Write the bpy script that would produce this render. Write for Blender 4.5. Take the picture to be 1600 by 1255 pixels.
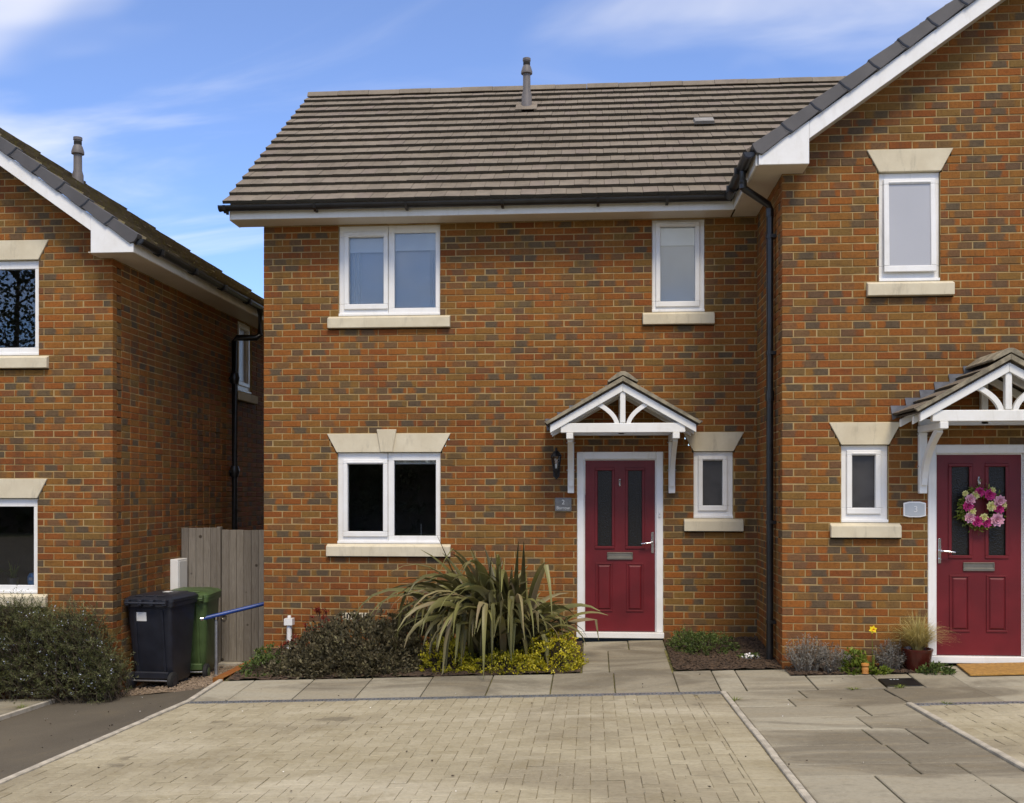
import bpy, bmesh, math, random
from mathutils import Vector, Matrix
R = math.radians
SC = bpy.context.scene
for o in list(bpy.data.objects):
    bpy.data.objects.remove(o)
COL = SC.collection
rnd = random.Random(7)

# ------------------------------------------------------------------ camera
FPX, YAW = 1640.0, math.atan(125 / 1640.0)
CAM = Vector((3.80, -11.93, 1.66))
cd = bpy.data.cameras.new('camera')
cd.sensor_fit = 'HORIZONTAL'; cd.sensor_width = 36.0
cd.lens = FPX / 1600 * 36.0
cd.shift_y = (768 - 627.5) / 1600
cd.clip_start = 0.05; cd.clip_end = 2000
cam = bpy.data.objects.new('camera', cd); COL.objects.link(cam)
cam.location = CAM; cam.rotation_euler = (R(90), 0, YAW)
SC.camera = cam

# ------------------------------------------------------------------ sky, sun, exposure
SUN_EL, SUN_AZ = 54.0, 163.0           # azimuth clockwise from +Y: behind the camera, a little to its right
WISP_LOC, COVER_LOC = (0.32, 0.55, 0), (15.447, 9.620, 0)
w = bpy.data.worlds.new('World'); SC.world = w; w.use_nodes = True
nt = w.node_tree; N = nt.nodes; Lk = nt.links; N.clear()
out = N.new('ShaderNodeOutputWorld'); bg = N.new('ShaderNodeBackground'); bg.inputs['Strength'].default_value = 0.12
sky = N.new('ShaderNodeTexSky'); sky.sky_type = 'NISHITA'; sky.sun_disc = False
sky.sun_elevation = R(SUN_EL); sky.sun_rotation = R(SUN_AZ)
sky.altitude = 1500; sky.air_density = 1.0; sky.dust_density = 0.0; sky.ozone_density = 2.2
tc = N.new('ShaderNodeTexCoord'); sep = N.new('ShaderNodeSeparateXYZ'); Lk.new(tc.outputs['Generated'], sep.inputs[0])
def wmath(op, a, b=None):
    m = N.new('ShaderNodeMath'); m.operation = op
    for i, q in enumerate((a, b)):
        if q is None: continue
        if isinstance(q, (int, float)): m.inputs[i].default_value = q
        else: Lk.new(q, m.inputs[i])
    return m.outputs[0]
den = wmath('ADD', wmath('ABSOLUTE', sep.outputs['Z']), 0.22)
comb = N.new('ShaderNodeCombineXYZ')
Lk.new(wmath('DIVIDE', sep.outputs['X'], den), comb.inputs[0]); Lk.new(wmath('DIVIDE', sep.outputs['Y'], den), comb.inputs[1])
def wnoise(scale, detail, rough, dist, mscale, mloc, rot=0.0):
    mp = N.new('ShaderNodeMapping'); mp.inputs['Rotation'].default_value = (0, 0, R(rot)); mp.inputs['Scale'].default_value = mscale; mp.inputs['Location'].default_value = mloc
    Lk.new(comb.outputs[0], mp.inputs[0]); n = N.new('ShaderNodeTexNoise')
    n.inputs['Scale'].default_value = scale; n.inputs['Detail'].default_value = detail; n.inputs['Roughness'].default_value = rough; n.inputs['Distortion'].default_value = dist
    Lk.new(mp.outputs[0], n.inputs['Vector']); return n.outputs['Fac']
def wstep(v, a, b_, c_=0.0, d_=1.0):
    n = N.new('ShaderNodeMapRange'); n.interpolation_type = 'SMOOTHSTEP'; Lk.new(v, n.inputs[0])
    for i, q in enumerate((a, b_, c_, d_)): n.inputs[i + 1].default_value = q
    return n.outputs[0]
wisp = wnoise(1.7, 6, 0.50, 0.9, (0.60, 1.70, 1), WISP_LOC, -14)
cover = wnoise(0.55, 5, 0.55, 0.4, (1, 1, 1), COVER_LOC)  # cloud cover added for neutral fill light, offset to lie mostly out of frame
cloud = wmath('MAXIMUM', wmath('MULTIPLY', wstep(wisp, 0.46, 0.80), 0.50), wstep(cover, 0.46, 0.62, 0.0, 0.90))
tint = N.new('ShaderNodeMix'); tint.data_type = 'RGBA'; tint.blend_type = 'MULTIPLY'; tint.inputs['Factor'].default_value = 1.0
Lk.new(sky.outputs[0], tint.inputs['A']); tint.inputs['B'].default_value = (0.59, 0.69, 0.88, 1)
mixc = N.new('ShaderNodeMix'); mixc.data_type = 'RGBA'
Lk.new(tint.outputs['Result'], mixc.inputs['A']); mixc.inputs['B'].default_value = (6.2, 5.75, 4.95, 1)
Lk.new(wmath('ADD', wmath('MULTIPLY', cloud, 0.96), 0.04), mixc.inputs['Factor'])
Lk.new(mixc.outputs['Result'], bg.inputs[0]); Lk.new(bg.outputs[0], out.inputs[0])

sl = bpy.data.lights.new('sun', 'SUN'); sl.energy = 1.5; sl.angle = R(20); sl.color = (1.0, 0.87, 0.67)
sun = bpy.data.objects.new('sun', sl); COL.objects.link(sun)
sdir = Vector((math.sin(R(SUN_AZ)) * math.cos(R(SUN_EL)), math.cos(R(SUN_AZ)) * math.cos(R(SUN_EL)), math.sin(R(SUN_EL))))
sun.rotation_euler = sdir.to_track_quat('Z', 'Y').to_euler()
SC.view_settings.view_transform = 'Standard'; SC.view_settings.look = 'None'
SC.view_settings.gamma = 1.0; SC.view_settings.use_curve_mapping = False
SC.view_settings.exposure = 1.12
SC.cycles.use_denoising = True
SC.cycles.max_bounces = 6; SC.cycles.transparent_max_bounces = 12
SC.render.film_transparent = False

# ------------------------------------------------------------------ projection helper (used to rank pieces by size in view)
def proj(p):
    a, b = p[0] - CAM.x, p[1] - CAM.y
    z = -a * math.sin(YAW) + b * math.cos(YAW); x = a * math.cos(YAW) + b * math.sin(YAW)
    return 800 + FPX * x / z, 768 - FPX * (p[2] - CAM.z) / z, z
def in_frame(p, m=6):
    u, v, z = proj(p)
    return z > 0 and m < u < 1600 - m and m < v < 1255 - m

# ------------------------------------------------------------------ object helpers
def wloc(o):
    v = Vector((0, 0, 0))
    while o is not None:
        v += o.location; o = o.parent
    return v
def link(o, parent=None):
    COL.objects.link(o)
    if parent is not None:
        o.parent = parent
        o.location = o.location - wloc(parent)
    return o
def empty(name, loc, label=None, cat=None, group=None):
    o = bpy.data.objects.new(name, None); o.location = loc; o.empty_display_size = 0.1; COL.objects.link(o)
    tag(o, label, cat, group); return o
def tag(o, label=None, cat=None, group=None, kind=None):
    if label: o['label'] = label
    if cat: o['category'] = cat
    if group: o['group'] = group
    if kind: o['kind'] = kind
    return o
IDX = lambda x, y, z: (x, y, z)
class MB:
    """collects faces, links them as one mesh object"""
    def __init__(s, xf=None):
        s.v = []; s.f = []; s.uv = {}; s.tone = []; s.xf = xf or IDX; s.t = (0.5, 0.0, 0.5); s.sm = set()
    def p(s, x, y, z):
        s.v.append(s.xf(x, y, z)); s.tone.append(s.t); return len(s.v) - 1
    def face(s, ids, uv=None, smooth=False):
        if uv: s.uv[len(s.f)] = uv
        if smooth: s.sm.add(len(s.f))
        s.f.append(tuple(ids))
    def poly(s, pts, uv=None):
        s.face([s.p(*q) for q in pts], uv)
    def box(s, x0, x1, y0, y1, z0, z1):
        i = [s.p(x, y, z) for z in (z0, z1) for y in (y0, y1) for x in (x0, x1)]
        for q in ((0, 2, 3, 1), (4, 5, 7, 6), (0, 1, 5, 4), (2, 6, 7, 3), (0, 4, 6, 2), (1, 3, 7, 5)):
            s.face([i[k] for k in q])
    def hexa(s, a, b):
        """a, b: matching 4-point rings"""
        s.loft([a, b])
    def loft(s, rings, cap=True, smooth=False):
        ids = [[s.p(*q) for q in r] for r in rings]; n = len(rings[0])
        for a, b in zip(ids, ids[1:]):
            for k in range(n):
                s.face((a[k], a[(k + 1) % n], b[(k + 1) % n], b[k]), smooth=smooth)
        if cap:
            s.face(ids[0][::-1]); s.face(ids[-1])
    def extr_xz(s, pts, y0, y1):
        """prism: polygon given in x,z, extruded in y"""
        s.loft([[(x, y0, z) for x, z in pts], [(x, y1, z) for x, z in pts]])
    def extr_yz(s, pts, x0, x1):
        s.loft([[(x0, y, z) for y, z in pts], [(x1, y, z) for y, z in pts]])
    def extr_xy(s, pts, z0, z1):
        s.loft([[(x, y, z0) for x, y in pts], [(x, y, z1) for x, y in pts]])
    def tube(s, path, r, n=8, cap=True):
        pts = [Vector(q) for q in path]; rings = []
        rr = r if isinstance(r, (list, tuple)) else [r] * len(pts)
        for i, q in enumerate(pts):
            t = (pts[min(i + 1, len(pts) - 1)] - pts[max(i - 1, 0)]).normalized()
            a = t.cross(Vector((0, 0, 1)))
            if a.length < 1e-3: a = t.cross(Vector((0, 1, 0)))
            a.normalize(); b = t.cross(a)
            if i and a.dot(pa) < 0: pass
            pa = a
            rings.append([tuple(q + (a * math.cos(k * 2 * math.pi / n) + b * math.sin(k * 2 * math.pi / n)) * rr[i]) for k in range(n)])
        s.loft(rings, cap, smooth=True)
    def lathe(s, prof, c, n=16, axis='z'):
        rings = []
        for r, h in prof:
            ring = []
            for k in range(n):
                a = k * 2 * math.pi / n; x, y = r * math.cos(a), r * math.sin(a)
                if axis == 'z': ring.append((c[0] + x, c[1] + y, c[2] + h))
                elif axis == 'y': ring.append((c[0] + x, c[1] + h, c[2] + y))
                else: ring.append((c[0] + h, c[1] + x, c[2] + y))
            rings.append(ring)
        s.loft(rings, True, smooth=True)
    def mesh(s, name, mat, bevel=0, org=None):
        me = bpy.data.meshes.new(name)
        vv = s.v if org is None else [(a - org[0], b - org[1], c - org[2]) for a, b, c in s.v]
        me.from_pydata(vv, [], s.f)
        if s.sm:
            me.polygons.foreach_set('use_smooth', [i in s.sm for i in range(len(s.f))])
            me.set_sharp_from_angle(angle=R(40))
        at = me.attributes.new('tone', 'FLOAT_COLOR', 'POINT')
        at.data.foreach_set('color', [c for t in s.tone for c in (t[0], t[1], t[2], 1.0)])
        if s.uv:
            ul = me.uv_layers.new(name='UVMap'); buf = []
            for i, f in enumerate(s.f):
                q = s.uv.get(i)
                for k in range(len(f)): buf.extend(q[k] if q else (0.5, 0.5))
            ul.data.foreach_set('uv', buf)
        if bevel:
            bm = bmesh.new(); bm.from_mesh(me)
            bmesh.ops.recalc_face_normals(bm, faces=bm.faces)
            bmesh.ops.bevel(bm, geom=bm.edges[:], offset=bevel, segments=1, affect='EDGES', clamp_overlap=True)
            bm.to_mesh(me); bm.free()
        me.materials.append(mat); return me
    def build(s, name, mat, parent=None, bevel=0, org=None, label=None):
        o = bpy.data.objects.new(name, s.mesh(name, mat, bevel, org))
        if org is not None: o.location = org
        link(o, parent)
        if label: o['label'] = label
        return o

# ------------------------------------------------------------------ materials
class Mat:
    def __init__(s, name):
        s.m = bpy.data.materials.new(name); s.m.use_nodes = True
        s.nt = s.m.node_tree; s.N = s.nt.nodes; s.b = s.N['Principled BSDF']; s._pos = None
    def node(s, t, **kw):
        n = s.N.new(t)
        for k, v in kw.items(): setattr(n, k, v)
        return n
    def put(s, inp, v):
        if hasattr(v, 'is_linked') or hasattr(v, 'links'): s.nt.links.new(v, inp)
        else: inp.default_value = v
    @property
    def pos(s):
        if s._pos is None: s._pos = s.node('ShaderNodeNewGeometry').outputs['Position']
        return s._pos
    def noise(s, scale, detail=3, rough=0.55, dist=0.0, vec=None, stretch=None):
        n = s.node('ShaderNodeTexNoise'); v = vec or s.pos
        if stretch:
            m = s.node('ShaderNodeMapping'); m.inputs['Scale'].default_value = stretch; s.nt.links.new(v, m.inputs[0]); v = m.outputs[0]
        s.nt.links.new(v, n.inputs['Vector']); n.inputs['Scale'].default_value = scale; n.inputs['Detail'].default_value = detail
        n.inputs['Roughness'].default_value = rough; n.inputs['Distortion'].default_value = dist
        return n.outputs['Fac']
    def math(s, op, a, b=0.0, clamp=False):
        n = s.node('ShaderNodeMath', operation=op, use_clamp=clamp); s.put(n.inputs[0], a); s.put(n.inputs[1], b); return n.outputs[0]
    def rng(s, v, a, b, c=0.0, d=1.0):
        n = s.node('ShaderNodeMapRange'); n.interpolation_type = 'SMOOTHSTEP'
        for i, q in enumerate((v, a, b, c, d)): s.put(n.inputs[i], q)
        return n.outputs[0]
    def ramp(s, v, stops, interp='LINEAR'):
        n = s.node('ShaderNodeValToRGB'); e = n.color_ramp.elements; n.color_ramp.interpolation = interp
        while len(e) < len(stops): e.new(0.5)
        for q, (p, c) in zip(e, stops): q.position = p; q.color = (*c, 1)
        s.put(n.inputs[0], v); return n.outputs[0]
    def mix(s, f, a, b, blend='MIX'):
        n = s.node('ShaderNodeMix', data_type='RGBA', blend_type=blend)
        for i, q in ((n.inputs['Factor'], f), (n.inputs['A'], a), (n.inputs['B'], b)):
            s.put(i, (*q, 1) if isinstance(q, tuple) and len(q) == 3 else q)
        return n.outputs['Result']
    def tone(s):
        a = s.node('ShaderNodeAttribute', attribute_name='tone'); q = s.node('ShaderNodeSeparateColor'); s.nt.links.new(a.outputs['Color'], q.inputs[0])
        return q.outputs
    def bump(s, h, strength=0.4, dist=0.01):
        n = s.node('ShaderNodeBump'); n.inputs['Strength'].default_value = strength; n.inputs['Distance'].default_value = dist
        s.put(n.inputs['Height'], h); s.nt.links.new(n.outputs[0], s.b.inputs['Normal'])
    def fin(s, col=None, rough=0.6, metal=0.0, spec=0.5):
        if col is not None: s.put(s.b.inputs['Base Color'], (*col, 1) if isinstance(col, tuple) and len(col) == 3 else col)
        s.put(s.b.inputs['Roughness'], rough); s.put(s.b.inputs['Metallic'], metal); s.put(s.b.inputs['Specular IOR Level'], spec)
        return s.m
def simple(name, col, rough=0.5, metal=0.0, var=0.12, scale=6.0, bump=0.0, bscale=60, spec=0.5):
    m = Mat(name); n = m.noise(scale, 4)
    c = m.mix(m.rng(n, 0.3, 0.7), tuple(q * (1 - var) for q in col), tuple(min(1, q * (1 + var)) for q in col))
    if bump: m.bump(m.noise(bscale, 4), bump, 0.004)
    return m.fin(c, rough, metal, spec)
def brick_mat(name, warm=1.0):
    m = Mat(name); t = m.tone()
    base = m.ramp(t[0], [(0.0, (0.142, 0.053, 0.017)), (0.22, (0.200, 0.062, 0.015)), (0.45, (0.250, 0.087, 0.017)), (0.68, (0.222, 0.094, 0.020)), (0.85, (0.200, 0.102, 0.024)), (1.0, (0.168, 0.098, 0.028))])
    uv = m.node('ShaderNodeUVMap').outputs[0]; sx = m.node('ShaderNodeSeparateXYZ'); m.nt.links.new(uv, sx.inputs[0])
    nz = m.noise(11, 3, 0.6)
    d = m.math('ABSOLUTE', m.math('SUBTRACT', sx.outputs[0], m.math('ADD', 0.5, m.math('MULTIPLY', m.math('SUBTRACT', t[2], 0.5), 0.55))))
    d = m.math('ADD', d, m.math('MULTIPLY', m.math('SUBTRACT', nz, 0.5), 0.42))
    fm = m.math('MULTIPLY', m.rng(d, 0.27, 0.44, 1.0, 0.0), t[1], True)
    col = m.mix(fm, base, m.mix(nz, (0.060, 0.048, 0.033), (0.122, 0.088, 0.051)))
    g = m.noise(38, 5, 0.7)
    col = m.mix(0.75, col, m.ramp(g, [(0.25, (0.55, 0.5, 0.46)), (0.5, (0.98, 0.98, 0.98)), (0.75, (1.25, 1.2, 1.1))]), 'MULTIPLY')
    big = m.noise(0.75, 5, 0.6, 0.6)
    col = m.mix(0.85, col, m.ramp(big, [(0.3, (0.78, 0.74, 0.72)), (0.5, (1.0, 1.0, 1.0)), (0.7, (1.14, 1.13, 1.08))]), 'MULTIPLY')
    stk = m.noise(3.0, 5, 0.65, 0.3, stretch=(2.2, 2.2, 0.22))
    col = m.mix(m.rng(stk, 0.50, 0.74, 0.0, 0.45), col, (0.070, 0.046, 0.028))
    wh = m.rng(m.noise(5.0, 6, 0.75, 1.5), 0.70, 0.78)
    col = m.mix(m.math('MULTIPLY', wh, 0.45), col, (0.5, 0.43, 0.33))
    m.bump(m.math('ADD', m.noise(70, 4, 0.7), m.math('MULTIPLY', m.noise(18, 3), 0.8)), 0.55, 0.006)
    return m.fin(col, 0.86, spec=0.25)
M = {}
M['brick'] = brick_mat('brick')
def mortar():
    m = Mat('mortar'); c = m.ramp(m.noise(7, 5), [(0.3, (0.285, 0.198, 0.088)), (0.7, (0.41, 0.30, 0.145))])
    m.bump(m.noise(120, 3), 0.4, 0.003); return m.fin(c, 0.95, spec=0.1)
M['mortar'] = mortar()
def tile_mat():
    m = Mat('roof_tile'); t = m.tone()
    c = m.ramp(t[0], [(0.0, (0.170, 0.145, 0.118)), (0.4, (0.192, 0.165, 0.135)), (0.7, (0.206, 0.177, 0.146)), (1.0, (0.188, 0.154, 0.138))])
    c = m.mix(0.7, c, m.ramp(m.noise(9, 6, 0.7), [(0.25, (0.6, 0.6, 0.58)), (0.5, (1, 1, 1)), (0.8, (1.2, 1.18, 1.1))]), 'MULTIPLY')
    c = m.mix(0.8, c, m.ramp(m.noise(0.8, 5, 0.65, 0.8), [(0.3, (0.74, 0.71, 0.66)), (0.7, (1.15, 1.14, 1.10))]), 'MULTIPLY')
    li = m.rng(m.noise(4.5, 6, 0.75, 0.8), 0.62, 0.74)
    c = m.mix(m.math('MULTIPLY', li, 0.5), c, (0.20, 0.20, 0.11))
    c = m.mix(m.math('MULTIPLY', t[1], 0.85), c, (0.045, 0.038, 0.024)); m.bump(m.noise(60, 4), 0.35, 0.004); return m.fin(c, 0.82, spec=0.3)  # dark tail edges: moss, plus the shadow line between courses put into the colour
M['tile'] = tile_mat()
def moss_tile():
    m = Mat('mossy_roof_tile'); t = m.tone()
    c = m.ramp(t[0], [(0.0, (0.125, 0.102, 0.072)), (1.0, (0.215, 0.178, 0.122))])
    li = m.rng(m.noise(14, 5, 0.7), 0.46, 0.62)
    c = m.mix(m.math('MULTIPLY', li, 0.8), c, (0.19, 0.165, 0.066))
    m.bump(m.noise(40, 5), 0.9, 0.015); return m.fin(c, 0.95, spec=0.1)
M['moss'] = moss_tile()
def upvc(name='white_plastic', col=(0.80, 0.80, 0.79)):
    m = Mat(name); c = m.mix(m.rng(m.noise(2.2, 5, 0.7), 0.35, 0.8), col, tuple(q * f for q, f in zip(col, (0.9, 0.885, 0.85))))
    c = m.mix(m.rng(m.noise(6, 6, 0.7, 0.3, stretch=(1.5, 1.5, 0.3)), 0.52, 0.8, 0.0, 0.35), c, (0.42, 0.39, 0.31))
    return m.fin(c, 0.35, spec=0.45)
M['white'] = upvc()
M['timber'] = upvc('white_painted_timber', (0.78, 0.78, 0.755))
M['fascia'] = upvc('white_fascia', (0.76, 0.745, 0.70))
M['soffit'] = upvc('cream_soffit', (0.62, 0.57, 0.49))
M['black'] = simple('black_plastic', (0.013, 0.013, 0.014), 0.3, var=0.3)
M['lantern'] = simple('black_iron', (0.012, 0.012, 0.013), 0.45, 0.3, var=0.3)
M['grey_cap'] = simple('dark_grey_verge', (0.075, 0.071, 0.072), 0.55, var=0.14, scale=3)
M['flue'] = simple('grey_flue', (0.115, 0.105, 0.105), 0.55, var=0.15)
M['flue_pale'] = simple('pale_grey_vent', (0.22, 0.21, 0.195), 0.6, var=0.2)
M['lead'] = simple('lead_flashing', (0.15, 0.155, 0.17), 0.5, 0.2, var=0.2, scale=12)
def stone():
    m = Mat('cast_stone'); c = m.ramp(m.noise(2.5, 6, 0.65), [(0.3, (0.53, 0.465, 0.335)), (0.7, (0.66, 0.60, 0.455))])
    st = m.rng(m.noise(5, 6, 0.7, 0.4, stretch=(2.5, 2.5, 0.6)), 0.52, 0.78)
    c = m.mix(m.math('MULTIPLY', st, 0.5), c, (0.26, 0.235, 0.18)); m.bump(m.noise(140, 3), 0.25, 0.002)
    return m.fin(c, 0.85, spec=0.2)
M['stone'] = stone()
M['ridge'] = simple('mossy_ridge_mortar', (0.235, 0.205, 0.145), 0.9, var=0.35, scale=12, bump=0.4)
def glass(name, tintc=(0.9, 0.92, 0.92), ior=1.52, rough=0.0):
    m = Mat(name); N = m.N; tr = m.node('ShaderNodeBsdfTransparent'); tr.inputs[0].default_value = (*tintc, 1)
    gl = m.node('ShaderNodeBsdfGlossy'); gl.inputs['Roughness'].default_value = rough; gl.inputs['Color'].default_value = (0.95, 0.97, 1, 1)
    fr = m.node('ShaderNodeFresnel'); fr.inputs[0].default_value = ior; mx = m.node('ShaderNodeMixShader')
    f = m.math('MULTIPLY', fr.outputs[0], 1.35, True)
    m.nt.links.new(f, mx.inputs[0]); m.nt.links.new(tr.outputs[0], mx.inputs[1]); m.nt.links.new(gl.outputs[0], mx.inputs[2])
    bn = m.node('ShaderNodeBump'); bn.inputs['Strength'].default_value = 0.02; bn.inputs['Distance'].default_value = 0.02; m.nt.links.new(m.noise(1.3, 2), bn.inputs['Height'])
    m.nt.links.new(bn.outputs[0], gl.inputs['Normal'])
    m.nt.links.new(mx.outputs[0], N['Material Output'].inputs[0]); return m.m
M['glass'] = glass('window_glass')
def obscured():
    m = Mat('obscured_glass'); v = m.node('ShaderNodeTexVoronoi'); v.inputs['Scale'].default_value = 70; m.nt.links.new(m.pos, v.inputs['Vector'])
    m.bump(v.outputs['Distance'], 0.6, 0.004); return m.fin((0.012, 0.011, 0.009), 0.30, spec=0.35)
M['obscured'] = obscured()
def frost():
    m = Mat('frosted_glass'); m.bump(m.noise(220, 3), 0.3, 0.002)
    c = m.mix(m.noise(2.0, 3), (0.37, 0.375, 0.40), (0.43, 0.435, 0.455)); return m.fin(c, 0.28, spec=0.6)
M['frost'] = frost()
M['frost_dark'] = simple('dark_frosted_glass', (0.042, 0.040, 0.040), 0.25, var=0.25, scale=3, spec=0.6, bump=0.3, bscale=200)
M['room'] = simple('room_wall', (0.10, 0.085, 0.07), 0.9)
M['blind'] = simple('white_blind', (0.78, 0.77, 0.76), 0.8, var=0.04)
M['net'] = simple('grey_net', (0.56, 0.55, 0.56), 0.9, var=0.05, scale=2)
M['curtain'] = simple('cream_curtain', (0.62, 0.60, 0.57), 0.9, var=0.06)
M['door'] = simple('burgundy_door', (0.125, 0.0085, 0.0125), 0.42, var=0.16, scale=3, bump=0.12, bscale=160, spec=0.4)
M['chrome'] = simple('chrome', (0.72, 0.72, 0.74), 0.16, 1.0, var=0.05)
M['steel_dull'] = simple('dull_steel', (0.30, 0.28, 0.24), 0.38, 1.0, var=0.1)
M['galv'] = simple('galvanised_steel', (0.42, 0.43, 0.44), 0.45, 0.85, var=0.15, scale=18)
M['dark'] = simple('dark_void', (0.01, 0.01, 0.01), 0.9)
M['slate'] = simple('slate_plaque', (0.15, 0.15, 0.145), 0.6, var=0.15, scale=25)
M['letter'] = simple('pale_lettering', (0.62, 0.62, 0.58), 0.6, var=0.02)
M['grey_plaque'] = simple('pale_grey_plaque', (0.47, 0.50, 0.52), 0.4, var=0.05)
M['bin_black'] = simple('black_bin_plastic', (0.016, 0.018, 0.026), 0.42, var=0.2, bump=0.15, bscale=200)
M['bin_green'] = simple('green_bin_plastic', (0.060, 0.100, 0.032), 0.45, var=0.18, bump=0.15, bscale=200)
M['rubber'] = simple('black_rubber', (0.012, 0.012, 0.012), 0.8)
M['paper'] = simple('white_sticker', (0.66, 0.66, 0.64), 0.6, var=0.06)
M['blue'] = simple('blue_rail_grip', (0.02, 0.06, 0.26), 0.35, var=0.1)
def wood():
    m = Mat('weathered_wood'); t = m.tone()
    g = m.noise(9, 6, 0.7, 1.2, stretch=(9, 9, 0.5))
    c = m.ramp(g, [(0.25, (0.115, 0.102, 0.086)), (0.5, (0.200, 0.182, 0.158)), (0.8, (0.275, 0.258, 0.232))])
    c = m.mix(0.7, c, m.ramp(t[0], [(0, (0.75, 0.72, 0.7)), (1, (1.2, 1.18, 1.15))]), 'MULTIPLY')
    kn = m.node('ShaderNodeTexVoronoi'); kn.inputs['Scale'].default_value = 4.6; m.nt.links.new(m.pos, kn.inputs['Vector'])
    c = m.mix(m.rng(kn.outputs['Distance'], 0.07, 0.13, 0.85, 0.0), c, (0.028, 0.020, 0.014))
    m.bump(g, 0.4, 0.004); return m.fin(c, 0.9, spec=0.15)
M['wood'] = wood()
def paver():
    m = Mat('driveway_paver'); t = m.tone()
    c = m.ramp(t[0], [(0.0, (0.322, 0.284, 0.196)), (0.5, (0.348, 0.309, 0.216)), (1.0, (0.378, 0.339, 0.243))])
    big = m.noise(0.42, 6, 0.62, 1.2)
    c = m.mix(m.rng(big, 0.44, 0.66, 0.0, 0.58), c, (0.195, 0.166, 0.118))
    pale = m.noise(0.55, 5, 0.6, 0.8, stretch=(0.6, 1.3, 1))
    c = m.mix(m.rng(pale, 0.50, 0.68, 0.0, 0.62), c, (0.475, 0.435, 0.335))
    edge = m.noise(1.7, 6, 0.75)
    c = m.mix(m.rng(edge, 0.50, 0.72, 0.0, 0.42), c, (0.205, 0.165, 0.085))
    oil = m.rng(m.noise(2.4, 3, 0.5), 0.69, 0.75); c = m.mix(m.math('MULTIPLY', oil, 0.45), c, (0.09, 0.078, 0.06))
    sp = m.rng(m.noise(75, 3, 0.6), 0.58, 0.72); patch = m.rng(m.noise(0.7, 4, 0.6, 0.5), 0.5, 0.62)
    c = m.mix(m.math('MULTIPLY', m.math('MULTIPLY', sp, patch), 0.5), c, (0.52, 0.49, 0.40))
    c = m.mix(0.85, c, m.ramp(m.noise(28, 6, 0.8), [(0.25, (0.68, 0.66, 0.62)), (0.5, (1, 1, 1)), (0.8, (1.18, 1.17, 1.15))]), 'MULTIPLY')
    m.bump(m.noise(90, 4, 0.7), 0.45, 0.004); return m.fin(c, 0.9, spec=0.2)
M['paver'] = paver()
def slab():
    m = Mat('stone_slab'); t = m.tone()
    c = m.ramp(t[0], [(0.0, (0.245, 0.220, 0.165)), (0.5, (0.292, 0.266, 0.204)), (1.0, (0.340, 0.316, 0.248))])
    big = m.noise(1.1, 5, 0.6, 0.8, stretch=(0.55, 1.2, 1))
    c = m.mix(m.rng(big, 0.46, 0.64, 0.0, 0.72), c, (0.125, 0.108, 0.080))
    str_ = m.noise(3.2, 6, 0.7, 0.6, stretch=(0.5, 2.2, 1))
    c = m.mix(m.rng(str_, 0.45, 0.75, 0.0, 0.22), c, (0.30, 0.225, 0.115))
    sp = m.rng(m.noise(65, 3, 0.6), 0.62, 0.74)
    c = m.mix(m.math('MULTIPLY', sp, 0.5), c, (0.45, 0.43, 0.35))
    c = m.mix(0.85, c, m.ramp(m.noise(24, 6, 0.8), [(0.25, (0.72, 0.71, 0.69)), (0.5, (1, 1, 1)), (0.8, (1.16, 1.16, 1.14))]), 'MULTIPLY')
    m.bump(m.math('ADD', m.noise(12, 5, 0.7), m.math('MULTIPLY', m.noise(90, 3), 0.4)), 0.35, 0.006); return m.fin(c, 0.85, spec=0.25)
M['slab'] = slab()
def tarmac():
    m = Mat('tarmac'); c = m.ramp(m.noise(0.8, 5, 0.6), [(0.3, (0.098, 0.084, 0.064)), (0.7, (0.130, 0.113, 0.086))])
    sp = m.noise(150, 3, 0.7); c = m.mix(0.7, c, m.ramp(sp, [(0.3, (0.55, 0.55, 0.55)), (0.6, (1.05, 1.05, 1.05)), (0.75, (1.9, 1.85, 1.75))]), 'MULTIPLY')
    br = m.rng(m.noise(1.6, 5, 0.7), 0.55, 0.75); c = m.mix(m.math('MULTIPLY', br, 0.35), c, (0.15, 0.12, 0.075))
    m.bump(sp, 0.6, 0.006); return m.fin(c, 0.9, spec=0.25)
M['tarmac'] = tarmac()
M['kerb'] = simple('concrete_edging', (0.40, 0.365, 0.30), 0.9, var=0.22, scale=9, bump=0.3)
M['moss_joint'] = simple('mossy_joint', (0.115, 0.105, 0.032), 0.95, var=0.6, scale=9, bump=0.6)
M['joint'] = simple('joint_sand', (0.205, 0.170, 0.098), 0.95, var=0.5, scale=14, bump=0.6)
M['soil'] = simple('bark_soil', (0.058, 0.036, 0.021), 0.95, var=0.55, scale=26, bump=0.9, bscale=45)
M['ground'] = simple('rough_ground', (0.10, 0.10, 0.045), 0.95, var=0.4, scale=3)
M['coir'] = simple('coir_mat', (0.35, 0.19, 0.045), 0.95, var=0.2, scale=30, bump=0.9, bscale=260)
M['pot'] = simple('glazed_red_pot', (0.075, 0.012, 0.008), 0.25, var=0.3)
M['terra'] = simple('ochre_ornament', (0.42, 0.18, 0.035), 0.5, var=0.2)
def leafm(name, stops, rough=0.5, trans=0.25):
    m = Mat(name); t = m.tone(); c = m.ramp(t[0], stops)
    m.fin(c, rough, spec=0.35)
    tl = m.node('ShaderNodeBsdfTranslucent'); mx = m.node('ShaderNodeMixShader'); mx.inputs[0].default_value = trans
    m.nt.links.new(c, tl.inputs[0]); m.nt.links.new(m.b.outputs[0], mx.inputs[1]); m.nt.links.new(tl.outputs[0], mx.inputs[2])
    m.nt.links.new(mx.outputs[0], m.N['Material Output'].inputs[0]); return m.m
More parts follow.
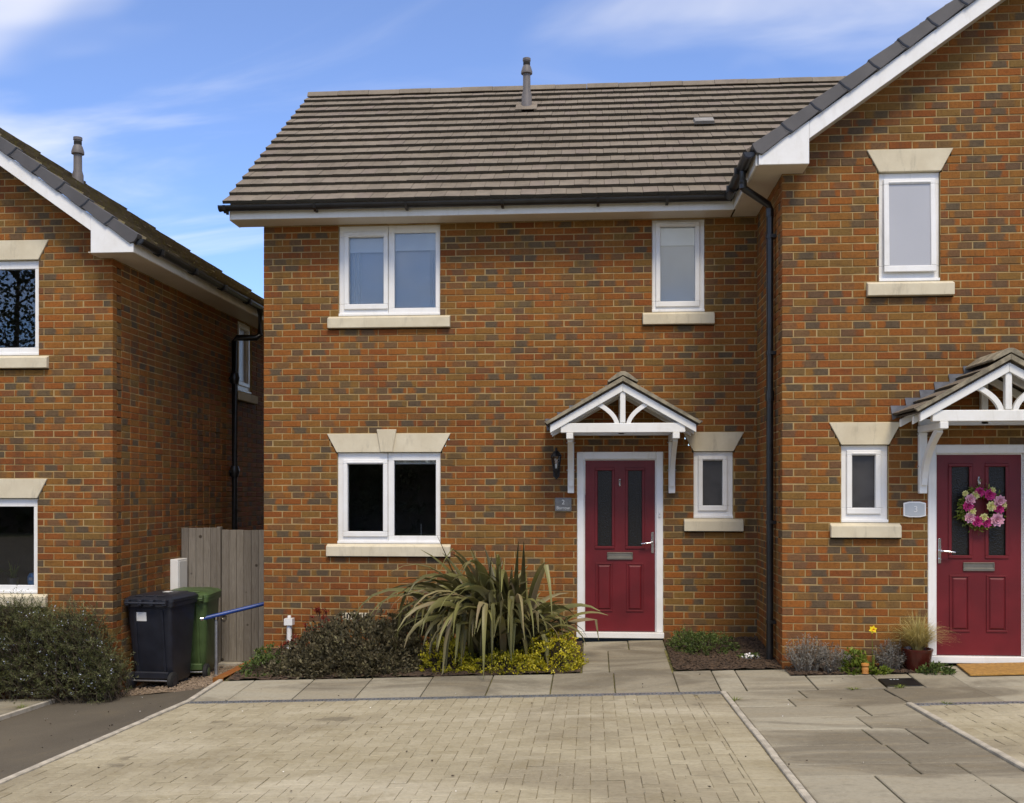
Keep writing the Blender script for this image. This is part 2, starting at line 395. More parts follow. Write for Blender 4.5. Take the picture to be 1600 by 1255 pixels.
M['flax'] = leafm('flax_leaf', [(0, (0.060, 0.056, 0.024)), (0.3, (0.135, 0.128, 0.048)), (0.55, (0.22, 0.215, 0.072)), (0.78, (0.26, 0.20, 0.12)), (1, (0.44, 0.40, 0.18))], 0.42)
M['hebe'] = leafm('dusky_leaf', [(0, (0.034, 0.029, 0.015)), (0.4, (0.088, 0.076, 0.038)), (0.7, (0.135, 0.112, 0.062)), (1, (0.20, 0.185, 0.082))], 0.6)
M['yellow'] = leafm('golden_leaf', [(0, (0.11, 0.12, 0.012)), (0.35, (0.36, 0.33, 0.016)), (0.7, (0.62, 0.53, 0.028)), (1, (0.78, 0.70, 0.16))], 0.45)
M['rosemary'] = leafm('rosemary_leaf', [(0, (0.032, 0.038, 0.012)), (0.4, (0.088, 0.100, 0.032)), (0.8, (0.155, 0.165, 0.060)), (1, (0.23, 0.235, 0.12))], 0.55)
M['greenleaf'] = leafm('green_leaf', [(0, (0.035, 0.055, 0.012)), (0.5, (0.085, 0.125, 0.028)), (1, (0.17, 0.21, 0.05))], 0.5)
M['lime'] = leafm('lime_leaf', [(0, (0.07, 0.10, 0.012)), (0.5, (0.15, 0.20, 0.025)), (1, (0.28, 0.33, 0.05))], 0.5)
M['lavender'] = leafm('dry_lavender', [(0, (0.085, 0.065, 0.045)), (0.5, (0.19, 0.165, 0.13)), (1, (0.30, 0.29, 0.26))], 0.8)
M['redleaf'] = leafm('red_leaf', [(0, (0.07, 0.012, 0.008)), (0.5, (0.20, 0.025, 0.014)), (1, (0.33, 0.06, 0.03))], 0.5)
M['straw'] = leafm('straw_grass', [(0, (0.24, 0.19, 0.05)), (0.5, (0.46, 0.38, 0.13)), (1, (0.60, 0.52, 0.24))], 0.6)
M['bark'] = simple('bark', (0.06, 0.045, 0.03), 0.95, var=0.4, scale=20, bump=0.8)
M['tree'] = leafm('tree_leaf', [(0, (0.015, 0.022, 0.007)), (1, (0.04, 0.055, 0.016))], 0.6, 0.15)
M['petal_blue'] = simple('pale_blue_petal', (0.50, 0.54, 0.68), 0.7, var=0.15)
M['petal_white'] = simple('white_petal', (0.85, 0.83, 0.80), 0.7)
M['petal_yellow'] = simple('yellow_petal', (0.85, 0.66, 0.01), 0.6)
M['petal_orange'] = simple('orange_trumpet', (0.85, 0.42, 0.01), 0.6)
M['magenta'] = simple('magenta_petal', (0.42, 0.018, 0.16), 0.7, var=0.35, scale=60)
M['pink'] = simple('pink_petal', (0.62, 0.32, 0.42), 0.7, var=0.25, scale=60)
M['cream_petal'] = simple('cream_petal', (0.62, 0.60, 0.25), 0.7, var=0.25, scale=60)
M['gravel'] = simple('gravel_stone', (0.22, 0.165, 0.115), 0.9, var=0.45, scale=40)

# ------------------------------------------------------------------ ground levels
YF = -2.46
def PL(x, y): return -0.381254 + 0.0344 * x - 0.035 * y
def G(x, y):
    """finished ground level"""
    xx = max(x, 0.07)
    z = PL(xx, min(y, YF)) + 0.05 * max(0.0, y - YF) if x >= 0.07 else PL(0.07, y)
    if x < 0.07: z -= 0.27 * (1 - math.exp((x - 0.07) / 0.9))
    return z

# ground sheet to the horizon
def axis(near0, near1, step, far):
    a = [near0 + i * step for i in range(int((near1 - near0) / step) + 1)]
    ext = [1, 3, 8, 20, 60, 200, far]
    return [near0 - e for e in reversed(ext)] + a + [near1 + e for e in ext]
b = MB(); xs = axis(-8, 12, 0.5, 800); ys = axis(-14, 9, 0.5, 800)
def gz(x, y):
    x2, y2 = min(max(x, -8), 12), min(max(y, -14), 0.5)
    return G(x2, y2) - 0.16
ids = [[b.p(x, y, gz(x, y)) for x in xs] for y in ys]
for j in range(len(ys) - 1):
    for i in range(len(xs) - 1): b.face((ids[j][i], ids[j][i + 1], ids[j + 1][i + 1], ids[j + 1][i]))
tag(b.build('ground', M['ground']), kind='structure')

def sheet(name, x0, x1, y0, y1, mat, dz, step=0.25, fn=G, rough=0.0, kind='structure'):
    b = MB(); nx = max(1, round((x1 - x0) / step)); ny = max(1, round((y1 - y0) / step)); g = []
    rr = random.Random(hash(name) % 1000 if False else len(name) * 7 + int(x0 * 10))
    for j in range(ny + 1):
        row = []
        for i in range(nx + 1):
            x = x0 + (x1 - x0) * i / nx; y = y0 + (y1 - y0) * j / ny
            row.append(b.p(x, y, fn(x, y) + dz + rr.uniform(-1, 1) * rough))
        g.append(row)
    for j in range(ny):
        for i in range(nx): b.face((g[j][i], g[j][i + 1], g[j + 1][i + 1], g[j + 1][i]), smooth=rough > 0)
    return tag(b.build(name, mat), kind=kind)

road = sheet('tarmac_driveway', -8, 0.045, -14, -0.92, M['tarmac'], -0.004, 0.25)
street = sheet('road', -60, 60, -30, -9.6, M['tarmac'], 0.0, 4.0, lambda x, y: gz(x, y) + 0.13 if -8 < x < 12 else G(min(max(x, -8), 12), max(y, -14)) - 0.01)
sand = sheet('driveway', 0.07, 4.955, -9.6, -2.55, M['joint'], -0.006, 0.5)
sand3 = sheet('driveway', 6.33, 9.6, -9.6, -3.34, M['joint'], -0.006, 0.5)
pbase = sheet('patio', 4.955, 6.33, -9.6, -2.46, M['moss_joint'], -0.012, 0.5)
pbase2 = sheet('footpath', 0.07, 4.955, -2.46, 0.1, M['moss_joint'], -0.020, 0.5)
pbase3 = sheet('footpath', 4.955, 9.6, -3.34, -1.4, M['moss_joint'], -0.020, 0.47)

# ------------------------------------------------------------------ individual pieces ranked by size in view
def emit(cands, parent, piece_name, rest_name, mat, limit=300):
    """cands: list of (score, fn(MB), centre). The largest become objects of their own, the rest one mesh"""
    cands.sort(key=lambda c: -c[0])
    top = [c for c in cands if c[0] > 0][:limit]; tid = set(id(c) for c in top)
    for c in top:
        m = MB(); c[1](m); m.build(piece_name, mat, parent, org=c[2])
    rest = [c for c in cands if id(c) not in tid]
    if rest:
        m = MB()
        for c in rest: c[1](m)
        tag(m.build(rest_name, mat, parent), kind='stuff')

# ------------------------------------------------------------------ bricks
def brick_tone(rr, z, zlow):
    q = rr.random(); fl = 0.0
    if q < 0.40: t = rr.uniform(0.16, 0.52)
    elif q < 0.66: t = rr.uniform(0.50, 0.75)
    elif q < 0.82: t = rr.uniform(0.78, 1.0)
    else: t = rr.uniform(0.35, 0.8)
    if rr.random() < 0.47: fl = rr.choice((0.35, 0.5, 0.65, 0.8, 0.95))
    if z < zlow: t = rr.uniform(0.30, 0.5); fl *= 0.15
    return (t, fl, rr.random())
def add_brick(m, xf, u0, u1, z0, z1, dep, tone, out, twist, sl0=0, sl1=0):
    """chamfered brick; xf maps (along, into wall, z)"""
    c = 0.0035
    m.t = tone; old = m.xf; m.xf = xf
    L = max(u1 - u0, 0.01); a = -out + twist; bq = -out - twist
    F = [(u0 + c + sl0, a, z0 + c), (u1 - c + sl1, bq, z0 + c), (u1 - c, bq, z1 - c), (u0 + c, a, z1 - c)]
    O1 = [(u0, a + c, z0), (u1, bq + c, z0), (u1, bq + c, z1), (u0, a + c, z1)]
    O2 = [(u0, dep, z0), (u1, dep, z0), (u1, dep, z1), (u0, dep, z1)]
    fi = [m.p(*q) for q in F]; o1 = [m.p(*q) for q in O1]; o2 = [m.p(*q) for q in O2]
    k = min(1.0, L / 0.215)
    uu0, uu1 = 0.5 - k / 2, 0.5 + k / 2
    U = [(uu0, 0), (uu1, 0), (uu1, 1), (uu0, 1)]
    m.face(fi, U)
    for i in range(4):
        j = (i + 1) % 4
        m.face((o1[i], o1[j], fi[j], fi[i]), [U[i], U[j], U[j], U[i]])
        m.face((o2[i], o2[j], o1[j], o1[i]), [U[i], U[j], U[j], U[i]])
    m.xf = old
def courses(xf, L, z0, z1, openings, seed, start=0.0, top=None, nrm=None, zlow=-9, cands=None, mort=None, off=0, cornerdepth=False, show=True):
    start_fn = start if callable(start) else (lambda n: start0)
    start0 = 0.0 if callable(start) else start
    rr = random.Random(seed); n0 = round((z0 - 0.01) / 0.075); n1 = round((z1 - 0.01) / 0.075)
    for n in range(n0, n1):
        za = 0.01 + 0.075 * n; zc = za + 0.0375; odd = (n + off) % 2
        start = start_fn(n)
        cuts = []
        for op in openings:
            if op[2] < zc < op[3]:
                a0, a1 = op[0], op[1]
                if len(op) > 4:                     # splayed lintel: wider at the top
                    f = (zc - op[2]) / (op[3] - op[2]); a0 -= op[4] * f; a1 += op[4] * f
                cuts.append((a0, a1))
        iv = [(start, L)]
        for a0, a1 in cuts:
            nv = []
            for s0, s1 in iv:
                if a1 <= s0 or a0 >= s1: nv.append((s0, s1)); continue
                if a0 > s0: nv.append((s0, a0))
                if a1 < s1: nv.append((a1, s1))
            iv = nv
        if top:
            nv = []
            for s0, s1 in iv:
                N_ = 60; ok = [s0 + (s1 - s0) * k / N_ for k in range(N_ + 1) if top(s0 + (s1 - s0) * k / N_) > za + 0.09]
                if ok: nv.append((ok[0], ok[-1]))
            iv = nv
        for s0, s1 in iv:
            if mort is not None:
                m = mort; old = m.xf; m.xf = xf
                m.box(s0 + 0.002, s1 - 0.002, 0.0045 + 0.0012 * math.sin(n), 0.10, za - 0.012, za + 0.063 + 0.0)
                m.box(s0 + 0.002, s1 - 0.002, 0.0045 + 0.0012 * math.sin(n), 0.10, za + 0.063, za + 0.0629 + 0.0) if False else None
                m.xf = old
        u = start; first = True
        while u < L - 0.012:
            ln = 0.215 if not (first and odd) else 0.1025
            e = min(u + ln, L)
            for s0, s1 in iv:
                a, bb = max(u, s0), min(e, s1)
                if bb - a > 0.018:
                    if a > u + 0.001 and a == s0 and a > start: a += 0.004
                    if bb < e - 0.001 and bb == s1 and bb < L: bb -= 0.004
                    tone = brick_tone(rr, za, zlow); o_ = rr.uniform(-0.0018, 0.0026); tw = rr.uniform(-0.0014, 0.0014)
                    dz0, dz1 = rr.uniform(-0.0015, 0.0015), rr.uniform(-0.0015, 0.0015); du = rr.uniform(-0.002, 0.002) if a > start and bb < L else 0
                    dep = 0.1025
                    if cornerdepth and first: dep = 0.215 if odd else 0.1025
                    def fn(m, a=a + du, bb=bb + du, za=za, tone=tone, o_=o_, tw=tw, dep=dep, dz0=dz0, dz1=dz1):
                        add_brick(m, xf, a, bb, za + dz0, za + 0.065 + dz1, dep, tone, o_, tw)
                    c = xf((a + bb) / 2, 0, za + 0.0325); d = Vector(c) - CAM
                    sc = 0
                    if show and in_frame(c) and bb - a > 0.09:
                        cosf = abs((-d.normalized()).dot(Vector(nrm))); sc = (bb - a) * cosf / d.length_squared
                    cands.append((sc, fn, c))
            u = e + 0.010; first = False

# ------------------------------------------------------------------ roof tiles
def tiles(cands, O, A, U, nrm, width, nrow, gauge, tw, keep, seed, thick=0.034, rowshift=True, score=True):
    rr = random.Random(seed); O, A, U, nrm = Vector(O), Vector(A), Vector(U), Vector(nrm)
    for r in range(nrow):
        off = (tw / 2 if r % 2 else 0.0) if rowshift else 0.0
        nc = int(width / tw) + 2
        for c in range(nc):
            a0 = c * tw - off; a1 = a0 + tw - 0.004
            a0c, a1c = max(a0, 0.0), min(a1, width)
            if a1c - a0c < 0.03: continue
            s0, s1 = r * gauge, (r + 1) * gauge + 0.06
            cen = O + A * ((a0c + a1c) / 2) + U * (s0 + gauge / 2)
            if not keep(cen): continue
            j = rr.uniform(-0.004, 0.004); t0 = rr.uniform(-0.002, 0.003); t1 = rr.uniform(-0.002, 0.003); tone = (rr.random() * 0.8 + 0.1, 0, 0)
            def fn(m, a0c=a0c, a1c=a1c, s0=s0 + j, s1=s1, t0=t0, t1=t1, tone=tone):
                m.t = tone
                lo, hi = thick + 0.018, 0.008
                P = lambda a, s, h: tuple(O + A * a + U * s + nrm * h)
                top = [P(a0c, s0, lo + t0), P(a1c, s0, lo + t1), P(a1c, s1, hi + t1), P(a0c, s1, hi + t0)]
                bot = [P(a0c, s0, lo - thick), P(a1c, s0, lo - thick), P(a1c, s1, hi - 0.012), P(a0c, s1, hi - 0.012)]
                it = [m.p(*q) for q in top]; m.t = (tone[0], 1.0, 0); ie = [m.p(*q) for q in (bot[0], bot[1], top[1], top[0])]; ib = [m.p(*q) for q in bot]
                m.face(it); m.face((ie[0], ie[1], ie[2], ie[3])); m.face(ib[::-1])
                for k in (1, 2, 3): m.face((ib[k], ib[(k + 1) % 4], it[(k + 1) % 4], it[k]))
            sc = 0
            if score and in_frame(cen):
                d = cen - CAM; sc = (a1c - a0c) * abs(d.normalized().dot(nrm)) / d.length_squared
            cands.append((sc, fn, tuple(cen)))

# ------------------------------------------------------------------ windows, doors, canopies
def ring(m, X0, X1, Z0, Z1, gx0, gx1, gz0, gz1, w0, w1):
    m.box(X0, X1, w0, w1, Z0, gz0); m.box(X0, X1, w0, w1, gz1, Z1)
    m.box(X0, gx0, w0, w1, gz0, gz1); m.box(gx1, X1, w0, w1, gz0, gz1)
TWO = [((0.0, 0.487), (0.096, 0.442, 0.125, 0.868), True), ((0.487, 1.0), (0.548, 0.953, 0.085, 0.915), False)]
def one(x0, x1, z0, z1): return [((0.0, 1.0), (x0, x1, z0, z1), True)]
def window(parent, xf, x0, x1, z0, z1, lights, sill=0.15, lintel=0.215, key=False, pane='glass', fill=None, room=1.6, label=None, slx=0.12, vent=True, tilt=0.0):
    W, H = x1 - x0, z1 - z0
    m = MB(xf)
    for (l0, l1), (a, bq, t0, t1), sash in lights:
        e0 = 0.004 if l0 > 0 else 0.0
        ring(m, x0 + W * l0 + e0, x0 + W * l1, z0, z1, x0 + W * a, x0 + W * bq, z1 - H * t1, z1 - H * t0, 0.032, 0.095)
    m.box(x0 - 0.004, x1 + 0.004, 0.005, 0.034, z0, z0 + 0.028)          # drip bar
    win = m.build('window', M['white'], parent, bevel=0.004)
    if label: win['label'] = label
    for (l0, l1), (a, bq, t0, t1), sash in lights:
        gx0, gx1, gz0, gz1 = x0 + W * a, x0 + W * bq, z1 - H * t1, z1 - H * t0
        if sash:
            s = MB(xf); q = min(0.052, (gx0 - x0) * 0.62)
            if tilt:
                base = xf
                zt = gz1 + q
                s.xf = lambda x, y, z: base(x, y - tilt * (zt - z), z)
            ring(s, gx0 - q, gx1 + q, gz0 - q - 0.008, gz1 + q, gx0 - 0.001, gx1 + 0.001, gz0 - 0.001, gz1 + 0.001, 0.010, 0.0315)
            s.build('sash', M['white'], win, bevel=0.005)
            if vent:
                v = MB(xf); v.box(gx0 - 0.004, gx1 + 0.004, 0.000, 0.012, gz1 + 0.012, gz1 + 0.026); v.build('trickle_vent', M['white'], win, bevel=0.003)
        p = MB(xf if not (sash and tilt) else s.xf); wq = 0.056 if not (sash and tilt) else 0.022
        p.box(gx0 - 0.006, gx1 + 0.006, wq, wq + 0.008, gz0 - 0.006, gz1 + 0.006)
        p.build('pane', M[pane], win)
    if sill:
        s = MB(xf); ext = slx; zt = z0 - 0.001
        s.extr_yz([(-0.055, zt - sill + 0.005), (0.10, zt - sill + 0.005), (0.10, zt), (0.02, zt), (-0.055, zt - 0.03)], x0 - ext, x1 + ext)
        s.build('sill', M['stone'], win, bevel=0.005)
    if lintel:
        s = MB(xf); ex = 0.12
        zt = z1 + 0.004
        s.extr_xz([(x0 - 0.004, zt), (x1 + 0.004, zt), (x1 + ex, zt + lintel), (x0 - ex, zt + lintel)], -0.014, 0.10)
        s.build('lintel', M['stone'], win, bevel=0.004)
        if key:
            cx = (x0 + x1) / 2 - 0.02; k = MB(xf)
            k.extr_xz([(cx - 0.070, zt + 0.002), (cx + 0.070, zt + 0.002), (cx + 0.115, zt + 0.262), (cx - 0.115, zt + 0.262)], -0.032, 0.09)
            k.build('keystone', M['stone'], win, bevel=0.005)
    r = MB(xf); X0, X1, Z0, Z1, w0, w1 = x0 - 0.02, x1 + 0.02, z0 - 0.02, z1 + 0.02, 0.105, 0.105 + room
    if room:
        X0 -= 0.3; X1 += 0.3; Z0 -= 0.25
        r.box(X0, X1, w1, w1 + 0.03, Z0, Z1); r.box(X0 - 0.03, X0, w0, w1, Z0, Z1); r.box(X1, X1 + 0.03, w0, w1, Z0, Z1)
        r.box(X0, X1, w0, w1, Z0 - 0.03, Z0); r.box(X0, X1, w0, w1, Z1, Z1 + 0.03)
        r.build('room_interior', M['room'], win)
    if fill == 'bedroom':
        n = MB(xf); n.box(x0 + 0.02, x1 - 0.02, 0.128, 0.132, z0 - 0.01, z1); n.build('net_curtain', M['net'], win)
        bl = MB(xf); bl.box(x0 + 0.05, x0 + W * 0.48, 0.098, 0.104, z1 - H * 0.285, z1); bl.box(x0 + W * 0.5, x1 - 0.03, 0.098, 0.104, z1 - H * 0.27, z1)
        bl.build('roller_blind', M['blind'], win, bevel=0.003)
        for s0, s1 in ((x0 + 0.06, x0 + W * 0.21), (x1 - 0.13, x1 - 0.04)):
            c = MB(xf); k = 22
            f = [(s0 + (s1 - s0) * i / k, 0.115 + 0.009 * math.sin(i * 1.25)) for i in range(k + 1)]
            ids = [(c.p(x, y, z0 - 0.005), c.p(x, y, z1)) for x, y in f]
            for q0, q1 in zip(ids, ids[1:]): c.face((q0[0], q1[0], q1[1], q0[1]), smooth=True)
            c.build('curtain', M['curtain'], win)
    if fill == 'bath':
        bl = MB(xf); bl.box(x0 + 0.03, x1 - 0.03, 0.075, 0.09, z1 - H * 0.27, z1); bl.build('roller_blind', M['blind'], win)
        n = MB(xf); n.box(x0 + 0.01, x1 - 0.01, 0.098, 0.104, z0, z1); n.build('net_curtain', M['net'], win)
    if fill == 'lounge':
        bl = MB(xf); bl.box(x0 + W * 0.5, x1 - 0.03, 0.105, 0.12, z1 - H * 0.125, z1); bl.build('roller_blind', M['blind'], win, bevel=0.004)
        ld = MB(xf); ld.box(x0 + W * 0.785, x0 + W * 0.789, 0.2, 0.204, z0, z0 + 0.22); ld.build('blind_cord', M['blind'], win)
    return win

def door(parent, xf, x0, x1, z0, z1, lever_right, label):
    m = MB(xf); fw, ft = 0.076, 0.083
    m.box(x0, x0 + fw, 0.0, 0.10, z0 + 0.066, z1); m.box(x1 - fw, x1, 0.0, 0.10, z0 + 0.066, z1); m.box(x0 + fw, x1 - fw, 0.0, 0.10, z1 - ft, z1)
    for a, bq in ((x0 + fw, x0 + fw + 0.012), (x1 - fw - 0.012, x1 - fw)): m.box(a, bq, 0.022, 0.10, z0 + 0.066, z1 - ft)
    m.box(x0 + fw, x1 - fw, 0.022, 0.10, z1 - ft - 0.012, z1 - ft)
    m.box(x0 - 0.01, x1 + 0.01, -0.035, 0.10, z0, z0 + 0.064)
    fr = m.build('door_frame', M['white'], parent, bevel=0.005)
    X0, X1, Z0, Z1 = x0 + fw + 0.013, x1 - fw - 0.013, z0 + 0.070, z1 - ft - 0.013
    W, H = X1 - X0, Z1 - Z0
    fx = lambda f: X0 + W * f
    fz = lambda f: Z1 - H * f
    d = MB(xf); gl = [(0.172, 0.392), (0.608, 0.822)]
    # leaf built around the two glazed openings
    d.box(X0, X1, 0.034, 0.078, Z0, fz(0.505)); d.box(X0, X1, 0.034, 0.078, fz(0.056), Z1)
    for a, bq in ((0, gl[0][0]), (gl[0][1], gl[1][0]), (gl[1][1], 1)): d.box(fx(a), fx(bq), 0.034, 0.078, fz(0.505), fz(0.056))
    leaf = d.build('door', M['door'], parent, label=label)
    for a, bq in gl:
        g = MB(xf); ring(g, fx(a) - 0.026, fx(bq) + 0.026, fz(0.505) - 0.026, fz(0.056) + 0.026, fx(a) + 0.006, fx(bq) - 0.006, fz(0.505) + 0.006, fz(0.056) - 0.006, 0.022, 0.0335)
        g.build('moulding', M['door'], leaf, bevel=0.005)
        p = MB(xf); p.box(fx(a), fx(bq), 0.048, 0.06, fz(0.505), fz(0.056)); p.build('obscured_pane', M['obscured'], leaf)
    for a, bq in ((0.153, 0.396), (0.590, 0.838)):
        p = MB(xf); A0, A1, B0, B1 = fx(a), fx(bq), fz(0.885), fz(0.600)
        ring(p, A0, A1, B0, B1, A0 + 0.02, A1 - 0.02, B0 + 0.02, B1 - 0.02, 0.024, 0.0335)
        c = 0.04
        p.loft([[(A0 + 0.026, 0.0335, B0 + 0.026), (A1 - 0.026, 0.0335, B0 + 0.026), (A1 - 0.026, 0.0335, B1 - 0.026), (A0 + 0.026, 0.0335, B1 - 0.026)],
                [(A0 + c, 0.022, B0 + c), (A1 - c, 0.022, B0 + c), (A1 - c, 0.022, B1 - c), (A0 + c, 0.022, B1 - c)]])
        p.build('raised_panel', M['door'], leaf, bevel=0.003)
    lb = MB(xf); a0, a1, b0, b1 = fx(0.315), fx(0.685), fz(0.580), fz(0.537)
    ring(lb, a0, a1, b0, b1, a0 + 0.012, a1 - 0.012, b0 + 0.03, b1 - 0.012, 0.018, 0.0335); lb.box(a0 + 0.01, a1 - 0.01, 0.026, 0.033, b0 + 0.02, b1 - 0.01)
    lb.build('letter_plate', M['steel_dull'], leaf, bevel=0.004)
    kx, kz = fx(0.497), fz(0.13)
    k = MB(xf); k.box(kx - 0.011, kx + 0.011, 0.012, 0.0335, kz - 0.042, kz + 0.042); k.tube([(kx, 0.012, kz + 0.03), (kx, -0.012, kz + 0.01), (kx, -0.008, kz - 0.035)], 0.008, 8)
    k.build('door_knocker', M['chrome'], leaf, bevel=0.003)
    s = 1 if lever_right else -1
    hx = X1 - 0.028 if lever_right else X0 + 0.028; hz = fz(0.48)
    h = MB(xf); h.box(hx - 0.014, hx + 0.014, 0.024, 0.0335, hz - 0.12, hz + 0.12)
    h.tube([(hx, 0.03, hz), (hx, -0.022, hz), (hx - s * 0.02, -0.03, hz), (hx - s * 0.13, -0.03, hz - 0.012)], 0.010, 8)
    h.build('door_handle', M['chrome'], leaf, bevel=0.002)
    c = MB(xf); c.lathe([(0.0001, -0.008), (0.010, -0.008), (0.010, 0.022)], (hx, 0.012, hz - 0.08), 10, 'y'); c.build('keyhole', M['chrome'], leaf)
    v = MB(xf); v.box(X0, X1, 0.12, 0.14, Z0, Z1); v.build('door_lining', M['dark'], leaf)
    return leaf

def canopy(parent, cx, y0, seed):
    """timber porch canopy; returns its root mesh"""
    pr = 0.65; fy = y0 - pr; sl = 0.57; ha, he = 2.815, 2.815 - 0.57 * 0.777; hw = 0.777; tz0, tz1 = 2.290, 2.392
    root = MB(); root.box(cx - 0.664, cx + 0.664, fy + 0.005, fy + 0.075, tz0, tz1)
    cn = root.build('canopy', M['timber'], parent, bevel=0.006)
    for s in (-1, 1):
        for k, (ya, yb) in enumerate(((fy - 0.012, fy + 0.03), (y0 - 0.45, y0 - 0.41), (y0 - 0.06, y0 - 0.012))):
            r = MB(); dv = 0.085 if k == 0 else 0.075; e = 0.0 if k == 0 else 0.02
            r.extr_xz([(cx + s * 0.0005, ha - e), (cx + s * hw, he - e), (cx + s * hw, he - e - dv), (cx + s * 0.0005, ha - e - dv)], ya, yb)
            r.build('rafter', M['timber'], cn, bevel=0.004)
        # soffit boards and roof deck
        dk = MB(); dk.extr_xz([(cx + s * 0.0008, ha + 0.004), (cx + s * (hw + 0.02), he - sl * 0.02 + 0.004), (cx + s * (hw + 0.02), he - sl * 0.02 + 0.022), (cx + s * 0.0008, ha + 0.022)], fy - 0.02, y0 - 0.003)
        dk.build('roof_deck', M['bark'], cn)
        # curved strut
        st = MB(); n = 9; p0 = (cx + s * 0.255, ha - sl * 0.255 - 0.075); p1 = (cx + s * 0.062, tz1 - 0.002); ct = (cx + s * 0.085, ha - sl * 0.255 - 0.17)
        rings = []
        for i in range(n + 1):
            t = i / n; x = (1 - t) ** 2 * p0[0] + 2 * t * (1 - t) * ct[0] + t * t * p1[0]; z = (1 - t) ** 2 * p0[1] + 2 * t * (1 - t) * ct[1] + t * t * p1[1]
            dx = 2 * (1 - t) * (ct[0] - p0[0]) + 2 * t * (p1[0] - ct[0]); dz = 2 * (1 - t) * (ct[1] - p0[1]) + 2 * t * (p1[1] - ct[1]); q = math.hypot(dx, dz); nx, nz = -dz / q * 0.023, dx / q * 0.023
            rings.append([(x - nx, fy + 0.012, z - nz), (x + nx, fy + 0.012, z + nz), (x + nx, fy + 0.06, z + nz), (x - nx, fy + 0.06, z - nz)])
        st.loft(rings); st.build('curved_strut', M['timber'], cn)
        # wall post, bearer and curved gallows brace
        px = cx + s * 0.566
        po = MB(); po.box(px - 0.036, px + 0.036, y0 - 0.066, y0 - 0.004, 1.640, 2.222); po.build('wall_post', M['timber'], cn, bevel=0.005)
        be = MB(); be.box(px - 0.037, px + 0.037, fy - 0.01, y0 - 0.003, 2.224, 2.288); be.build('bearer', M['timber'], cn, bevel=0.005)
        br = MB(); rings = []
        for i in range(9):
            t = i / 8; A = Vector((y0 - 0.066, 1.72)); B = Vector((y0 - 0.09, 2.02)); C_ = Vector((fy + 0.12, 2.226))
            q = A * (1 - t) ** 2 + B * 2 * t * (1 - t) + C_ * t * t; dq = ((B - A) * (1 - t) + (C_ - B) * t).normalized(); nn = Vector((-dq.y, dq.x)) * 0.032
            rings.append([(px - 0.026, q.x - nn.x, q.y - nn.y), (px + 0.026, q.x - nn.x, q.y - nn.y), (px + 0.026, q.x + nn.x, q.y + nn.y), (px - 0.026, q.x + nn.x, q.y + nn.y)])
        br.loft(rings); br.build('gallows_brace', M['timber'], cn)
        for zz in (1.90, 2.21):
            bo = MB(); bo.lathe([(0.0001, -0.05), (0.006, -0.05), (0.006, 0.05), (0.0001, 0.05)], (px, y0 - 0.035, zz), 8, 'x'); bo.build('bolt', M['galv'], cn)
        # roof tiles: three courses a side
        a = math.atan(sl); U = Vector((-s * math.cos(a), 0, math.sin(a))); A = Vector((0, 1, 0)); nn = Vector((s * math.sin(a), 0, math.cos(a)))
        O = Vector((cx + s * (hw + 0.045), fy - 0.030, he - sl * 0.045 + 0.028)); c = []
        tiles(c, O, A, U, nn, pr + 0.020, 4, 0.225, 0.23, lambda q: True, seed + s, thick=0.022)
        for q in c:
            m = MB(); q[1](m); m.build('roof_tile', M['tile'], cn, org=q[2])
        # stepped lead flashing on the wall
        for k in range(6):
            x = hw + 0.06 - k * 0.135; zb = he + sl * (hw - x) + 0.03; zt = 0.01 + 0.075 * math.ceil((zb + 0.045 - 0.01) / 0.075)
            f = MB(); f.extr_xz([(cx + s * x, zb - 0.02), (cx + s * (x - 0.150), zb - 0.02 + sl * 0.15), (cx + s * (x - 0.150), zt), (cx + s * (x + 0.02), zt)], y0 - 0.0075 - 0.0012 * k, y0 - 0.0045)
            f.build('lead_flashing', M['lead'], cn)
        # mortared verge
        vg = MB(); vg.extr_xz([(cx + s * 0.001, ha + 0.024), (cx + s * (hw + 0.03), he - sl * 0.03 + 0.024), (cx + s * (hw + 0.05), he - sl * 0.05 + 0.056), (cx + s * 0.001, ha + 0.072)], fy - 0.052, fy - 0.014)
        vg.build('verge', M['ridge'], cn)
    kp = MB(); kp.box(cx - 0.029, cx + 0.029, fy + 0.004, fy + 0.064, tz1 + 0.001, ha - 0.087); kp.build('king_post', M['timber'], cn, bevel=0.005)
    kp = MB(); kp.box(cx - 0.03, cx + 0.03, y0 - 0.07, y0 - 0.014, tz1 - 0.09, ha - 0.10); kp.box(cx - 0.60, cx + 0.60, y0 - 0.07, y0 - 0.014, tz0 + 0.001, tz0 + 0.06); kp.build('wall_frame', M['timber'], cn)
    for k in range(2):
        rd = MB(); prof = [(-0.165, -0.082), (-0.06, 0.000), (-0.022, 0.018), (0.022, 0.018), (0.06, 0.000), (0.165, -0.082), (0.15, -0.098), (0.0, -0.022), (-0.15, -0.098)]
        ya = fy - 0.05 + k * 0.352; rd.extr_xz([(cx + x, ha + 0.106 + z + 0.002 * k) for x, z in prof], ya, min(ya + 0.35, y0 - 0.006)); rd.build('ridge_tile', M['ridge'], cn, bevel=0.004)
    return cn

